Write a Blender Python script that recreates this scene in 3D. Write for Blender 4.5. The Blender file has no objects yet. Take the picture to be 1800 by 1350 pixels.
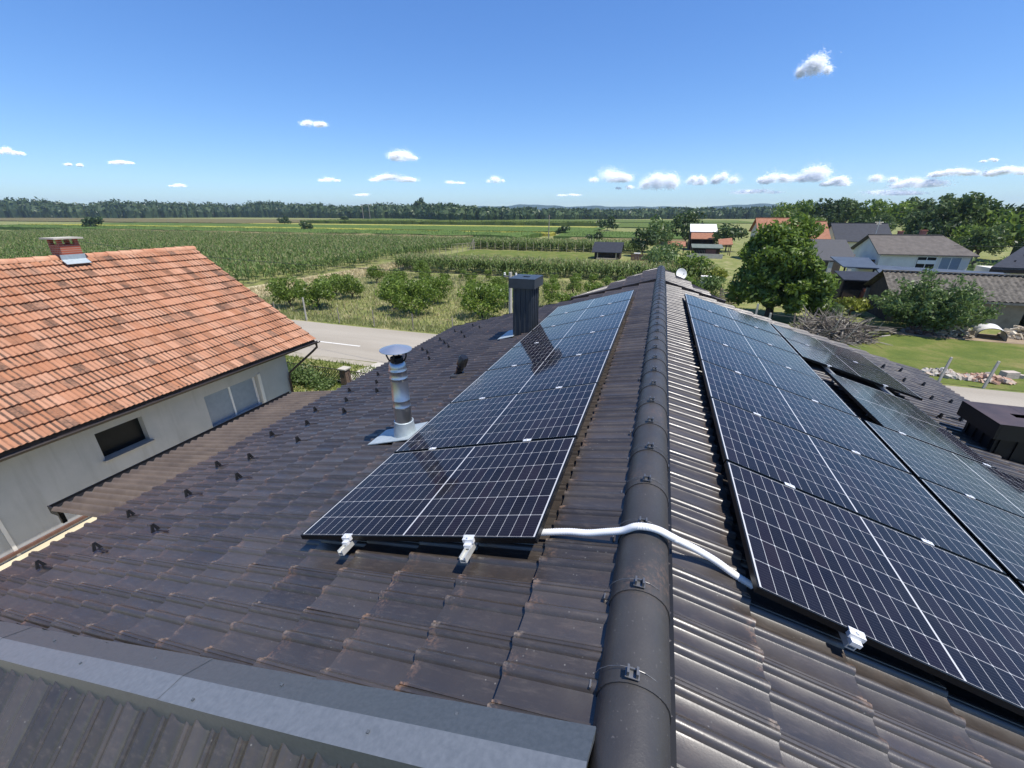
import bpy, math, random
import numpy as np
from mathutils import Matrix, Vector

# ------------------------------------------------------------------ camera, sky, sun, exposure
SC = bpy.context.scene
COL = SC.collection
ZC = 6.7                                  # camera height above the ground
cam_d = bpy.data.cameras.new('camera')
cam_d.sensor_width = 36.0
cam_d.lens = 718.84 / 1800 * 36
cam_d.clip_start = 0.02
cam_d.clip_end = 20000
cam = bpy.data.objects.new('camera', cam_d)
cam.location = (0, 0, ZC)
cam.rotation_euler = (math.pi / 2 - 0.3971, 0, 0.3317)
COL.objects.link(cam)
SC.camera = cam

SUN = Vector((0.37, -0.10, 0.92)).normalized()
W = bpy.data.worlds.new('World')
SC.world = W
W.use_nodes = True
wn = W.node_tree
sky = wn.nodes.new('ShaderNodeTexSky')
sky.sky_type = 'NISHITA'
sky.sun_disc = False
sky.sun_elevation = math.asin(SUN.z)
sky.sun_rotation = math.atan2(SUN.x, SUN.y)
sky.altitude = 0
sky.air_density = 1.0
sky.dust_density = 0.0
sky.ozone_density = 3.0
hs_ = wn.nodes.new('ShaderNodeHueSaturation')
hs_.inputs['Saturation'].default_value = 1.26
hs_.inputs['Hue'].default_value = .506
gm_ = wn.nodes.new('ShaderNodeGamma'); gm_.inputs[1].default_value = .82
wn.links.new(sky.outputs[0], gm_.inputs[0])
wn.links.new(gm_.outputs[0], hs_.inputs['Color'])
tn_ = wn.nodes.new('ShaderNodeMix'); tn_.data_type = 'RGBA'; tn_.blend_type = 'MULTIPLY'; tn_.inputs[0].default_value = 1
tn_.inputs[7].default_value = (.90, 1.14, 1.46, 1)          # camera white balance of the clear sky
wn.links.new(hs_.outputs[0], tn_.inputs[6])
wn.links.new(tn_.outputs[2], wn.nodes['Background'].inputs[0])
wn.nodes['Background'].inputs[1].default_value = 0.118
sl = bpy.data.lights.new('sun', 'SUN')
sl.energy = 4.6
sl.angle = math.radians(0.53)
sl.color = (1.0, 0.95, 0.87)
so = bpy.data.objects.new('sun', sl)
so.rotation_euler = SUN.to_track_quat('Z', 'Y').to_euler()
so.location = (30, -10, 80)
COL.objects.link(so)
vs = SC.view_settings
vs.view_transform = 'Standard'
vs.look = 'None'
vs.gamma = 1
vs.exposure = 0.42
SC.cycles.max_bounces = 10
SC.cycles.diffuse_bounces = 8
SC.cycles.transparent_max_bounces = 40

RNG = np.random.default_rng(7)
random.seed(7)

# ------------------------------------------------------------------ helpers
def tag(o, label=None, cat=None, group=None, kind=None):
    if label: o['label'] = label
    if cat: o['category'] = cat
    if group: o['group'] = group
    if kind: o['kind'] = kind
    return o

def empty(name, loc, label, cat, group=None, rot=(0, 0, 0)):
    o = bpy.data.objects.new(name, None)
    o.empty_display_size = 0.2
    o.location = loc
    o.rotation_euler = rot
    COL.objects.link(o)
    return tag(o, label, cat, group)

def make_mesh(name, V, F, mats=None, mi=None, smooth=None, uv=None):
    me = bpy.data.meshes.new(name)
    V = np.asarray(V, float).reshape(-1, 3)
    me.from_pydata(V.tolist(), [], [tuple(int(i) for i in f) for f in F])
    for m in (mats if isinstance(mats, (list, tuple)) else [mats]):
        if m: me.materials.append(m)
    if mi is not None:
        me.polygons.foreach_set('material_index', np.asarray(mi, np.int32))
    if uv is not None:
        lay = me.uv_layers.new(name='UVMap')
        li = np.zeros(len(me.loops), np.int32)
        me.loops.foreach_get('vertex_index', li)
        lay.data.foreach_set('uv', np.asarray(uv, np.float32)[li].ravel())
    if smooth is not None:
        me.shade_smooth()
        me.set_sharp_from_angle(angle=math.radians(smooth))
    me.update()
    return me

def origin_of(p):
    o = Vector((0, 0, 0))
    while p is not None:
        o = o + p.location
        p = p.parent
    return o

def obj(name, V, F, mat, parent=None, mi=None, smooth=None, uv=None, local=False):
    """one mesh object; V in world metres, or in the parent's space when local"""
    V = np.asarray(V, float).reshape(-1, 3)
    loc = Vector((0, 0, 0))
    if parent is None:
        lo, hi = V.min(0), V.max(0)
        loc = Vector(((lo[0] + hi[0]) / 2, (lo[1] + hi[1]) / 2, lo[2]))
        V = V - np.array(loc)
    elif not local:
        V = V - np.array(origin_of(parent))
    o = bpy.data.objects.new(name, make_mesh(name, V, F, mat, mi, smooth, uv))
    COL.objects.link(o)
    o.location = loc
    if parent is not None: o.parent = parent
    return o

def copy_tree(o, parent=None):
    c = o.copy()
    COL.objects.link(c)
    c.parent = parent
    for ch in o.children:
        copy_tree(ch, c)
    return c

class MB:
    """collects shapes into one mesh"""
    def __init__(s): s.V = []; s.F = []; s.M = []
    def add(s, V, F, m=0):
        n = len(s.V)
        s.V += [tuple(v) for v in V]
        s.F += [tuple(i + n for i in f) for f in F]
        s.M += [m] * len(F)
    def box(s, c, d, R=None, m=0, taper=1.0):
        V = []
        for z in (-1, 1):
            t = taper if z > 0 else 1.0
            for x, y in ((-1, -1), (1, -1), (1, 1), (-1, 1)):
                V.append((x * d[0] / 2 * t, y * d[1] / 2 * t, z * d[2] / 2))
        V = np.array(V)
        if R is not None: V = V @ np.array(R).T
        s.add(V + np.array(c), [(0, 3, 2, 1), (4, 5, 6, 7), (0, 1, 5, 4), (1, 2, 6, 5), (2, 3, 7, 6), (3, 0, 4, 7)], m)
    def tube(s, pts, r, n=8, m=0, cap=True):
        P = [Vector(p) for p in pts]
        rr = r if hasattr(r, '__len__') else [r] * len(P)
        V = []
        t0 = (P[1] - P[0]).normalized()
        a = Vector((0, 0, 1)) if abs(t0.z) < .9 else Vector((1, 0, 0))
        u = t0.cross(a).normalized()
        for i, p in enumerate(P):
            t = (P[min(i + 1, len(P) - 1)] - P[max(i - 1, 0)]).normalized()
            u = (u - t * u.dot(t)).normalized()
            w = t.cross(u)
            for k in range(n):
                q = 2 * math.pi * k / n
                V.append(p + (u * math.cos(q) + w * math.sin(q)) * rr[i])
        F = []
        for i in range(len(P) - 1):
            for k in range(n):
                k2 = (k + 1) % n
                F.append((i * n + k, i * n + k2, (i + 1) * n + k2, (i + 1) * n + k))
        if cap:
            F.append(tuple(range(n - 1, -1, -1)))
            F.append(tuple(range((len(P) - 1) * n, len(P) * n)))
        s.add(V, F, m)
    def lathe(s, prof, c, n=28, m=0, R=None):
        V = []
        for r, z in prof:
            for k in range(n):
                q = 2 * math.pi * k / n
                V.append((r * math.cos(q), r * math.sin(q), z))
        V = np.array(V)
        if R is not None: V = V @ np.array(R).T
        V = V + np.array(c)
        F = []
        for i in range(len(prof) - 1):
            for k in range(n):
                k2 = (k + 1) % n
                F.append((i * n + k, i * n + k2, (i + 1) * n + k2, (i + 1) * n + k))
        s.add(V, F, m)
    def prism(s, poly, y0, y1, m=0, axis='y'):
        """polygon (a, b) extruded along an axis; axis y: (x, z), axis x: (y, z), axis z: (x, y)"""
        n = len(poly)
        f = {'y': lambda a, b, t: (a, t, b), 'x': lambda a, b, t: (t, a, b), 'z': lambda a, b, t: (a, b, t)}[axis]
        V = [f(a, b, y0) for a, b in poly] + [f(a, b, y1) for a, b in poly]
        F = [tuple(range(n)), tuple(range(2 * n - 1, n - 1, -1))]
        for i in range(n):
            j = (i + 1) % n
            F.append((i, i + n, j + n, j))
        s.add(V, F, m)
    def build(s, name, mat, parent=None, smooth=None, local=False):
        return obj(name, s.V, s.F, mat, parent, s.M if isinstance(mat, (list, tuple)) else None, smooth, None, local)

# ------------------------------------------------------------------ materials
class NT:
    def __init__(s, name):
        s.m = bpy.data.materials.new(name)
        s.m.use_nodes = True
        s.t = s.m.node_tree
        s.b = s.t.nodes['Principled BSDF']
        s._tc = None
    def n(s, t, **k):
        q = s.t.nodes.new('ShaderNode' + t)
        for a, b in k.items(): setattr(q, a, b)
        return q
    def tc(s, w='Object'):
        if s._tc is None: s._tc = s.n('TexCoord')
        return s._tc.outputs[w]
    def link(s, a, b): s.t.links.new(a, b)
    def val(s, sock, v):
        if hasattr(v, 'is_output'): s.link(v, sock)
        else: sock.default_value = v
    def math(s, op, a, b=0.0, c=None, clamp=False):
        q = s.n('Math', operation=op, use_clamp=clamp)
        s.val(q.inputs[0], a); s.val(q.inputs[1], b)
        if c is not None: s.val(q.inputs[2], c)
        return q.outputs[0]
    def noise(s, scale, detail=4, rough=.55, vec=None, stretch=None):
        q = s.n('TexNoise')
        q.inputs['Scale'].default_value = scale
        q.inputs['Detail'].default_value = detail
        q.inputs['Roughness'].default_value = rough
        v = vec if vec is not None else s.tc()
        if stretch:
            mp = s.n('Mapping'); mp.inputs['Scale'].default_value = stretch
            s.link(v, mp.inputs[0]); v = mp.outputs[0]
        s.link(v, q.inputs['Vector'])
        return q.outputs[0]
    def ramp(s, f, stops):
        q = s.n('ValToRGB')
        e = q.color_ramp.elements
        e.remove(e[1])
        for i, (p, c) in enumerate(stops):
            el = e[0] if i == 0 else e.new(p)
            if i == 0: el.position = p
            el.color = (c[0], c[1], c[2], 1) if hasattr(c, '__len__') else (c, c, c, 1)
        s.val(q.inputs[0], f)
        return q.outputs[0]
    def mix(s, f, a, b, op='MIX'):
        q = s.n('Mix', data_type='RGBA', blend_type=op)
        s.val(q.inputs[0], f)
        for i, v in ((6, a), (7, b)):
            if hasattr(v, 'is_output'): s.link(v, q.inputs[i])
            else: q.inputs[i].default_value = (*v, 1)
        return q.outputs[2]
    def island(s): return s.n('NewGeometry').outputs['Random Per Island']
    def bump(s, h, strength=.3, dist=.02):
        q = s.n('Bump')
        q.inputs['Strength'].default_value = strength
        q.inputs['Distance'].default_value = dist
        s.link(h, q.inputs['Height'])
        s.link(q.outputs[0], s.b.inputs['Normal'])
    def set(s, col=None, rough=.7, metal=0., spec=.5):
        if col is not None:
            if hasattr(col, 'is_output'): s.link(col, s.b.inputs['Base Color'])
            else: s.b.inputs['Base Color'].default_value = (*col, 1)
        s.val(s.b.inputs['Roughness'], rough)
        s.b.inputs['Metallic'].default_value = metal
        s.b.inputs['Specular IOR Level'].default_value = spec
        return s.m

def mottled(name, a, b, scale=3., rough=.8, metal=0., spec=.4, bump=.2, bscale=None, dist=.01, detail=5, stretch=None):
    t = NT(name)
    f = t.noise(scale, detail, .6, stretch=stretch)
    c = t.ramp(f, [(.32, a), (.68, b)])
    if bump: t.bump(t.noise(bscale or scale * 6, 4), bump, dist)
    return t.set(c, rough, metal, spec)

def leafmat(name, dark, light, trans=.35, yellow=None):
    t = NT(name)
    f = t.island()
    st = [(0., dark), (.55, tuple((x + y) / 2 for x, y in zip(dark, light))), (.93, light)]
    if yellow: st.append((1., yellow))
    c = t.ramp(f, st)
    big = t.noise(.55, 3)
    c = t.mix(.35, c, t.ramp(big, [(.3, (.62, .66, .55)), (.7, (1.1, 1.05, .9))]), 'MULTIPLY')
    d = t.n('BsdfDiffuse'); tr = t.n('BsdfTranslucent'); gl = t.n('BsdfGlossy')
    t.link(c, d.inputs[0]); t.link(c, tr.inputs[0])
    gl.inputs['Roughness'].default_value = .45
    gl.inputs[0].default_value = (.5, .5, .5, 1)
    m1 = t.n('MixShader'); m1.inputs[0].default_value = trans
    t.link(d.outputs[0], m1.inputs[1]); t.link(tr.outputs[0], m1.inputs[2])
    m2 = t.n('MixShader'); m2.inputs[0].default_value = .05
    t.link(m1.outputs[0], m2.inputs[1]); t.link(gl.outputs[0], m2.inputs[2])
    t.link(m2.outputs[0], t.t.nodes['Material Output'].inputs[0])
    return t.m

def dark_tile():
    t = NT('dark_concrete_tile')
    uv = t.tc('UV')
    fl = t.n('VectorMath', operation='FLOOR'); t.link(uv, fl.inputs[0])
    wn_ = t.n('TexWhiteNoise', noise_dimensions='2D'); t.link(fl.outputs[0], wn_.inputs['Vector'])
    per = wn_.outputs['Value']
    base = t.ramp(per, [(0., (.032, .027, .0235)), (.5, (.043, .037, .032)), (1., (.058, .050, .044))])
    n1 = t.noise(2.2, 6, .65)
    base = t.mix(.6, base, t.ramp(n1, [(.3, (.68, .68, .74)), (.7, (1.28, 1.2, 1.15))]), 'MULTIPLY')
    # dust lying along the courses
    n2 = t.noise(30, 5, .7, stretch=(.25, 1.6, 1))
    base = t.mix(t.ramp(n2, [(.52, 0.), (.75, .55)]), base, (.10, .082, .068))
    sep = t.n('SeparateXYZ'); t.link(uv, sep.inputs[0])
    fu = t.math('FRACT', sep.outputs[0])
    edge = t.ramp(fu, [(.0, .9), (.06, .10), (.80, .05), (.95, .8), (1., 1.)])
    n3 = t.noise(5.5, 5, .7)
    n4 = t.noise(55, 4, .75)
    msk = t.math('MULTIPLY', t.math('MULTIPLY', edge, t.ramp(n3, [(.50, 0.), (.66, 1.)])), t.ramp(n4, [(.44, 0.), (.56, 1.)]))
    rust = t.ramp(t.noise(9, 3), [(.35, (.21, .10, .045)), (.65, (.25, .165, .115))])
    base = t.mix(t.math('MULTIPLY', msk, .65), base, rust)
    fv = t.math('FRACT', sep.outputs[1])
    crn = t.math('MULTIPLY', t.ramp(fu, [(.0, .7), (.03, 0.), (.90, 0.), (.95, 1.), (1., 1.)]), t.ramp(fv, [(.0, 1.), (.07, .0), (.40, 0.), (.46, .35), (.52, .35), (.58, 0.), (.88, 0.), (.97, 1.), (1., 1.)]))
    crn = t.math('MULTIPLY', crn, t.ramp(t.noise(38, 4, .7), [(.42, 0.), (.56, 1.)]))
    base = t.mix(t.math('MULTIPLY', crn, .75), base, t.ramp(t.noise(7, 3), [(.35, (.30, .175, .10)), (.65, (.34, .29, .23))]))
    n5 = t.n('TexVoronoi'); n5.inputs['Scale'].default_value = 26; t.link(t.tc(), n5.inputs['Vector'])
    dots = t.math('MULTIPLY', t.ramp(n5.outputs[0], [(.05, 1.), (.12, 0.)]), t.ramp(t.noise(3.1, 2), [(.5, 0.), (.6, 1.)]))
    base = t.mix(t.math('MULTIPLY', dots, .6), base, (.24, .23, .21))
    t.bump(t.noise(90, 5, .7), .14, .004)
    rg = t.ramp(t.noise(6, 4), [(.3, .30), (.7, .48)])
    return t.set(base, rg, 0, .85)

def clay_tile():
    t = NT('clay_tile')
    uv = t.tc('UV')
    fl = t.n('VectorMath', operation='FLOOR'); t.link(uv, fl.inputs[0])
    w2 = t.n('TexWhiteNoise', noise_dimensions='2D'); t.link(fl.outputs[0], w2.inputs['Vector'])
    c = t.ramp(w2.outputs['Value'], [(0., (.36, .160, .083)), (.5, (.42, .205, .118)), (1., (.47, .255, .160))])
    sep = t.n('SeparateXYZ'); t.link(uv, sep.inputs[0])
    fv = t.math('FRACT', t.math('MULTIPLY', sep.outputs[1], 2.0))
    groove = t.ramp(fv, [(.0, 1.), (.20, .75), (.34, .04), (.68, .04), (.82, .75), (1., 1.)])
    patch = t.ramp(t.noise(.85, 5, .7), [(.36, .30), (.56, 1.)])
    fine = t.ramp(t.noise(7, 5, .7), [(.34, .25), (.58, 1.)])
    v2 = t.math('MULTIPLY', sep.outputs[1], 2.0)
    cid = t.n('CombineXYZ'); t.link(t.math('FLOOR', sep.outputs[0]), cid.inputs[0]); t.link(t.math('ROUND', v2), cid.inputs[1]); cid.inputs[2].default_value = 4.
    w3 = t.n('TexWhiteNoise', noise_dimensions='3D'); t.link(cid.outputs[0], w3.inputs['Vector'])
    cid2 = t.n('CombineXYZ'); t.link(t.math('FLOOR', sep.outputs[0]), cid2.inputs[0]); t.link(t.math('FLOOR', sep.outputs[1]), cid2.inputs[1]); cid2.inputs[2].default_value = 9.
    w4 = t.n('TexWhiteNoise', noise_dimensions='3D'); t.link(cid2.outputs[0], w4.inputs['Vector'])
    streak = t.math('MULTIPLY', groove, t.ramp(w3.outputs['Value'], [(.05, .25), (.6, 1.)]))
    whole = t.ramp(w4.outputs['Value'], [(.74, 0.), (.97, .65)])
    m1 = t.math('MULTIPLY', t.math('MAXIMUM', streak, whole), patch)
    soft = t.ramp(t.noise(16, 4), [(.3, .55), (.6, 1.)])
    msk = t.math('MULTIPLY', t.math('MULTIPLY', m1, soft), 1.7, clamp=True)
    c = t.mix(t.math('MULTIPLY', msk, .9), c, (.075, .048, .034))
    c = t.mix(.35, c, t.ramp(t.noise(3, 5), [(.3, (.75, .72, .70)), (.7, (1.25, 1.2, 1.15))]), 'MULTIPLY')
    t.bump(t.noise(60, 4), .15, .004)
    return t.set(c, .8, 0, .3)

def solar_glass():
    t = NT('solar_cells')
    s = t.n('SeparateXYZ'); t.link(t.tc(), s.inputs[0])
    x, y = s.outputs[0], s.outputs[1]
    ax = t.math('ABSOLUTE', x)
    px = (0.897 - .020) / 12
    py = (1.134 - .026) / 6
    ty = t.math('DIVIDE', t.math('ADD', y, 3 * py), py)
    tx = t.math('DIVIDE', ax, px)
    dx = t.math('MULTIPLY', t.math('ABSOLUTE', t.math('SUBTRACT', tx, t.math('ROUND', tx))), px)
    dy = t.math('MULTIPLY', t.math('ABSOLUTE', t.math('SUBTRACT', ty, t.math('ROUND', ty))), py)
    lx = t.math('LESS_THAN', dx, .0010)
    ly = t.math('LESS_THAN', dy, .00125)
    dia = t.math('LESS_THAN', t.math('ADD', dx, dy), .0060)
    cen = t.math('LESS_THAN', ax, .0052)
    mg = t.math('GREATER_THAN', ax, 12 * px - .001)
    mg2 = t.math('GREATER_THAN', y, 3 * py - .001)
    low = t.math('GREATER_THAN', y, -3 * py - .001)
    ln = t.math('MAXIMUM', t.math('MAXIMUM', lx, ly), t.math('MAXIMUM', dia, cen))
    ln = t.math('MULTIPLY', t.math('MAXIMUM', ln, t.math('MAXIMUM', mg, mg2)), low)
    # cell tint
    cid = t.n('CombineXYZ')
    t.link(t.math('FLOOR', t.math('DIVIDE', x, px)), cid.inputs[0]); t.link(t.math('FLOOR', ty), cid.inputs[1])
    oi = t.n('ObjectInfo'); t.link(oi.outputs['Random'], cid.inputs[2])
    w = t.n('TexWhiteNoise', noise_dimensions='3D'); t.link(cid.outputs[0], w.inputs['Vector'])
    cell = t.ramp(w.outputs['Value'], [(0., (.0060, .0062, .011)), (.5, (.0075, .0085, .017)), (1., (.012, .009, .016))])
    bb = t.math('FRACT', t.math('MULTIPLY', ty, 10.0))
    bus = t.math('LESS_THAN', t.math('ABSOLUTE', t.math('SUBTRACT', bb, .5)), .045)
    cell = t.mix(t.math('MULTIPLY', bus, .5), cell, (.06, .06, .075))
    col = t.mix(ln, cell, (.50, .505, .51))
    dust = t.ramp(t.noise(2.5, 5, .7), [(.35, 0.), (.8, .05)])
    col = t.mix(dust, col, (.25, .23, .2))
    t.set(col, t.ramp(t.noise(4, 3), [(.3, .06), (.7, .10)]), 0, .11)
    return t.m

def simple(name, col, rough=.6, metal=0., spec=.5, var=.2, scale=8., bump=0.):
    t = NT(name)
    c = t.mix(1., (*col,), t.ramp(t.noise(scale, 5), [(.3, 1 - var), (.7, 1 + var)]), 'MULTIPLY')
    if bump: t.bump(t.noise(scale * 8, 4), bump, .006)
    return t.set(c, rough, metal, spec)

def islandmat(name, cols, rough=.8, spec=.3):
    t = NT(name)
    n = len(cols)
    return t.set(t.ramp(t.island(), [(i / max(1, n - 1), c) for i, c in enumerate(cols)]), rough, 0, spec)

M = {}
M['tile'] = dark_tile()
M['clay'] = clay_tile()
M['cells'] = solar_glass()
M['black_frame'] = simple('black_anodised', (.012, .012, .013), .35, .6, .5, .1)
M['alu'] = simple('aluminium', (.80, .80, .79), .45, .35, .5, .06, 20)
M['alu_matt'] = simple('brushed_aluminium', (.60, .60, .56), .5, .5, .5, .12, 25)
M['steel'] = simple('stainless_flue', (.50, .50, .50), .33, .96, .5, .10, 5)
M['galv'] = mottled('galvanised_sheet', (.36, .42, .44), (.46, .51, .53), 14, .5, .35, .5, .05)
M['flash'] = mottled('grey_coated_sheet', (.060, .070, .080), (.080, .091, .103), 55, .42, .0, .5, .03, 400, .001)
M['anthracite'] = mottled('anthracite_sheet', (.026, .033, .042), (.040, .048, .058), 6, .42, .0, .5, .05)
M['black'] = simple('black_metal', (.010, .010, .011), .45, .2, .5, .2)
M['ridge'] = None
t = NT('ridge_tile')
c = t.ramp(t.noise(1.6, 6, .65), [(.3, (.030, .029, .030)), (.7, (.055, .051, .048))])
c = t.mix(t.math('MULTIPLY', t.ramp(t.noise(2.1, 4), [(.58, 0.), (.74, .8)]), t.ramp(t.noise(42, 5, .75), [(.47, 0.), (.6, .75)])), c, (.15, .095, .07))
c = t.mix(t.ramp(t.noise(75, 3), [(.66, 0.), (.74, .5)]), c, (.17, .16, .15))
t.bump(t.noise(70, 5, .7), .3, .004)
M['ridge'] = t.set(c, t.ramp(t.noise(5, 4), [(.3, .40), (.7, .6)]), 0, .5)
M['white_plastic'] = simple('white_conduit', (.80, .80, .79), .4, 0, .5, .03)
t = NT('grey_plaster')
c = t.ramp(t.noise(.9, 6, .65), [(.3, (.36, .37, .365)), (.7, (.46, .46, .445))])
c = t.mix(t.ramp(t.noise(2.6, 5, .65, stretch=(1, 1.3, .10)), [(.50, 0.), (.72, .42)]), c, (.25, .245, .23))
c = t.mix(t.ramp(t.noise(30, 4, .7), [(.62, 0.), (.72, .25)]), c, (.28, .27, .25))
t.bump(t.noise(70, 4), .35, .006)
M['plaster_grey'] = t.set(c, .92, 0, .2)
M['plaster_white'] = mottled('white_plaster', (.62, .60, .56), (.74, .72, .67), 1.2, .92, 0, .2, .2)
M['plaster_cream'] = mottled('cream_plaster', (.62, .55, .40), (.70, .63, .48), 1.2, .92, 0, .2, .2)
M['glass_dark'] = simple('dark_window', (.010, .012, .013), .35, 0, .2, .2)
M['glass_grey'] = simple('frosted_pane', (.22, .27, .34), .35, 0, .5, .08)
M['pvc_white'] = simple('white_window_frame', (.72, .73, .74), .45, 0, .4, .05)
M['brown_metal'] = simple('dark_brown_metal', (.035, .026, .022), .5, .2, .5, .2)
M['carport'] = mottled('brown_corrugated', (.085, .066, .050), (.145, .113, .084), 2.2, .55, 0, .45, .1)
M['brick'] = None
t = NT('red_brick')
br = t.n('TexBrick'); br.inputs['Color1'].default_value = (.30, .075, .045, 1); br.inputs['Color2'].default_value = (.38, .12, .07, 1)
br.inputs['Mortar'].default_value = (.34, .31, .27, 1); br.inputs['Scale'].default_value = 4.2; br.inputs['Mortar Size'].default_value = .02
mp = t.n('Mapping'); mp.inputs['Rotation'].default_value = (math.pi / 2, 0, 0); t.link(t.tc(), mp.inputs[0]); t.link(mp.outputs[0], br.inputs['Vector'])
M['brick'] = t.set(br.outputs[0], .9, 0, .2)
M['concrete'] = mottled('pale_concrete', (.40, .37, .31), (.52, .48, .41), 2.5, .9, 0, .2, .3, 60, .006)
M['wood_grey'] = mottled('weathered_wood', (.22, .19, .155), (.34, .30, .25), 6, .9, 0, .2, .2, stretch=(1, 1, .15))
M['wood_dark'] = mottled('dark_wood', (.045, .033, .026), (.085, .060, .045), 5, .85, 0, .2, .2)
M['wood_pale'] = mottled('pale_timber', (.36, .29, .19), (.50, .42, .29), 6, .85, 0, .2, .2)
M['bark'] = mottled('bark', (.060, .046, .034), (.12, .095, .070), 8, .95, 0, .1, .4)
M['fibre'] = mottled('fibre_cement', (.060, .055, .047), (.17, .155, .132), 4.5, .95, 0, .1, .2)
M['fibre_brown'] = mottled('grey_brown_roof', (.100, .088, .078), (.145, .128, .112), 2.5, .9, 0, .25, .2)
M['sheet_blue'] = mottled('blue_grey_sheet', (.060, .075, .098), (.085, .105, .13), 1.5, .5, .1, .4, .05)
M['slate'] = mottled('dark_slate_roof', (.018, .021, .030), (.030, .034, .045), 3, .7, 0, .3, .1)
M['orange_roof'] = mottled('orange_roof', (.27, .125, .075), (.36, .18, .115), 3, .9, 0, .1, .2)
M['white_sheet'] = mottled('white_sheet_roof', (.70, .69, .66), (.80, .79, .76), 2, .6, 0, .4, .0)
M['red_paint'] = mottled('faded_red_paint', (.40, .11, .06), (.52, .18, .11), 3, .7, 0, .3, .1)
M['tarp'] = mottled('white_tarp', (.60, .59, .56), (.74, .73, .70), 3, .6, 0, .3, .2)
M['soil'] = mottled('bare_soil', (.20, .15, .10), (.32, .25, .17), 1.2, .95, 0, .1, .4)
M['twig'] = islandmat('dry_twigs', [(.055, .045, .038), (.11, .092, .076), (.20, .175, .145), (.46, .41, .33)])
M['stones'] = islandmat('pale_rubble', [(.30, .27, .22), (.46, .42, .36), (.58, .54, .47), (.36, .27, .20)])
M['bricks'] = islandmat('broken_brick', [(.34, .17, .11), (.42, .27, .19), (.50, .40, .31), (.48, .43, .36)])
M['asphalt'] = None
t = NT('light_asphalt')
c = t.ramp(t.noise(.35, 5, .6, stretch=(.25, 1.6, 1)), [(.3, (.30, .265, .21)), (.7, (.39, .35, .285))])
c = t.mix(t.ramp(t.noise(14, 5, .7), [(.45, 0.), (.7, .35)]), c, (.20, .185, .16))
M['asphalt'] = t.set(c, .92, 0, .25)
M['paint'] = mottled('road_paint', (.62, .60, .54), (.74, .72, .66), 5, .7, 0, .3, .0)

def grassmat(name, a, b, c2, s=.6):
    t = NT(name)
    c = t.ramp(t.noise(s, 6, .65), [(.28, a), (.5, b), (.74, c2)])
    c = t.mix(.5, c, t.ramp(t.noise(9, 5, .7), [(.3, (.6, .62, .55)), (.7, (1.3, 1.25, 1.2))]), 'MULTIPLY')
    t.bump(t.noise(30, 5, .7), .6, .05)
    return t.set(c, .95, 0, .1)
M['grass'] = grassmat('meadow', (.12, .16, .046), (.20, .215, .075), (.38, .33, .19))
M['lawn'] = grassmat('lawn', (.075, .115, .026), (.125, .155, .038), (.24, .205, .085), .55)
M['dry'] = grassmat('dry_stubble', (.38, .32, .18), (.50, .43, .26), (.60, .53, .35), .8)
M['verge'] = grassmat('verge', (.075, .115, .026), (.12, .155, .038), (.22, .19, .09), .7)
M['g_cut'] = leafmat('cut_lawn_blades', (0.1073, 0.1645, 0.0315), (0.2145, 0.2574, 0.0572), .3)
M['g_tall'] = leafmat('long_grass_blades', (.19, .25, .07), (.46, .44, .22), .35)
M['g_dry'] = leafmat('dry_grass_blades', (.34, .29, .15), (.62, .54, .34), .3)
M['corn'] = leafmat('maize_leaves', (.055, .105, .025), (.165, .235, .062), .3)
M['corn2'] = leafmat('maize_leaves_pale', (.080, .130, .032), (.195, .260, .075), .3)
M['tassel'] = leafmat('maize_tassels', (.30, .27, .12), (.52, .46, .24), .3)
M['leaf_walnut'] = leafmat('walnut_leaves', (.085, .140, .020), (.220, .320, .050), .45, (.28, .36, .09))
M['leaf_fruit'] = leafmat('fruit_tree_leaves', (.110, .170, .026), (.250, .350, .058), .46)
M['leaf_dark'] = leafmat('dark_leaves', (.034, .062, .020), (.090, .140, .042), .3)
M['leaf_wood'] = leafmat('woodland_leaves', (.064, .105, .030), (.150, .215, .062), .38)
M['leaf_bush'] = leafmat('privet_leaves', (.085, .140, .038), (.200, .285, .098), .42)
M['leaf_yellow'] = leafmat('yellow_leaves', (0.1452, 0.1848, 0.0238), (0.3696, 0.396, 0.066), .4)
M['forest'] = leafmat('far_forest', (.042, .076, .030), (.100, .145, .055), .22)
M['hill'] = mottled('wooded_hill', (.020, .042, .022), (.040, .066, .034), .01, .95, 0, .1, 0)
M['cloud'] = None
t = NT('cloud_white')
mx = t.n('BsdfDiffuse'); mx.inputs[0].default_value = (.99, .99, 1., 1)
tp_ = t.n('BsdfTransparent'); m3 = t.n('MixShader'); m3.inputs[0].default_value = .82; t.link(mx.outputs[0], m3.inputs[1]); t.link(tp_.outputs[0], m3.inputs[2])
t.link(m3.outputs[0], t.t.nodes['Material Output'].inputs[0])
M['cloud'] = t.m

# ------------------------------------------------------------------ roof frame (fitted from the photograph)
TH = 0.2837
CS, SN = math.cos(TH), math.sin(TH)
XM, ZA, H0 = 0.0542, ZC - 1.4642, 0.14
def RP(side, u, y, h=0.):
    """point on the house roof: side -1 left, 1 right; u metres down the slope, h above the panel plane"""
    return (XM + side * (u * CS + h * SN), y, ZA - u * SN + h * CS)
HT = -H0 - .028                            # foot of the tile profile
GA, TW = .438, .297                        # tile gauge and width

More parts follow.
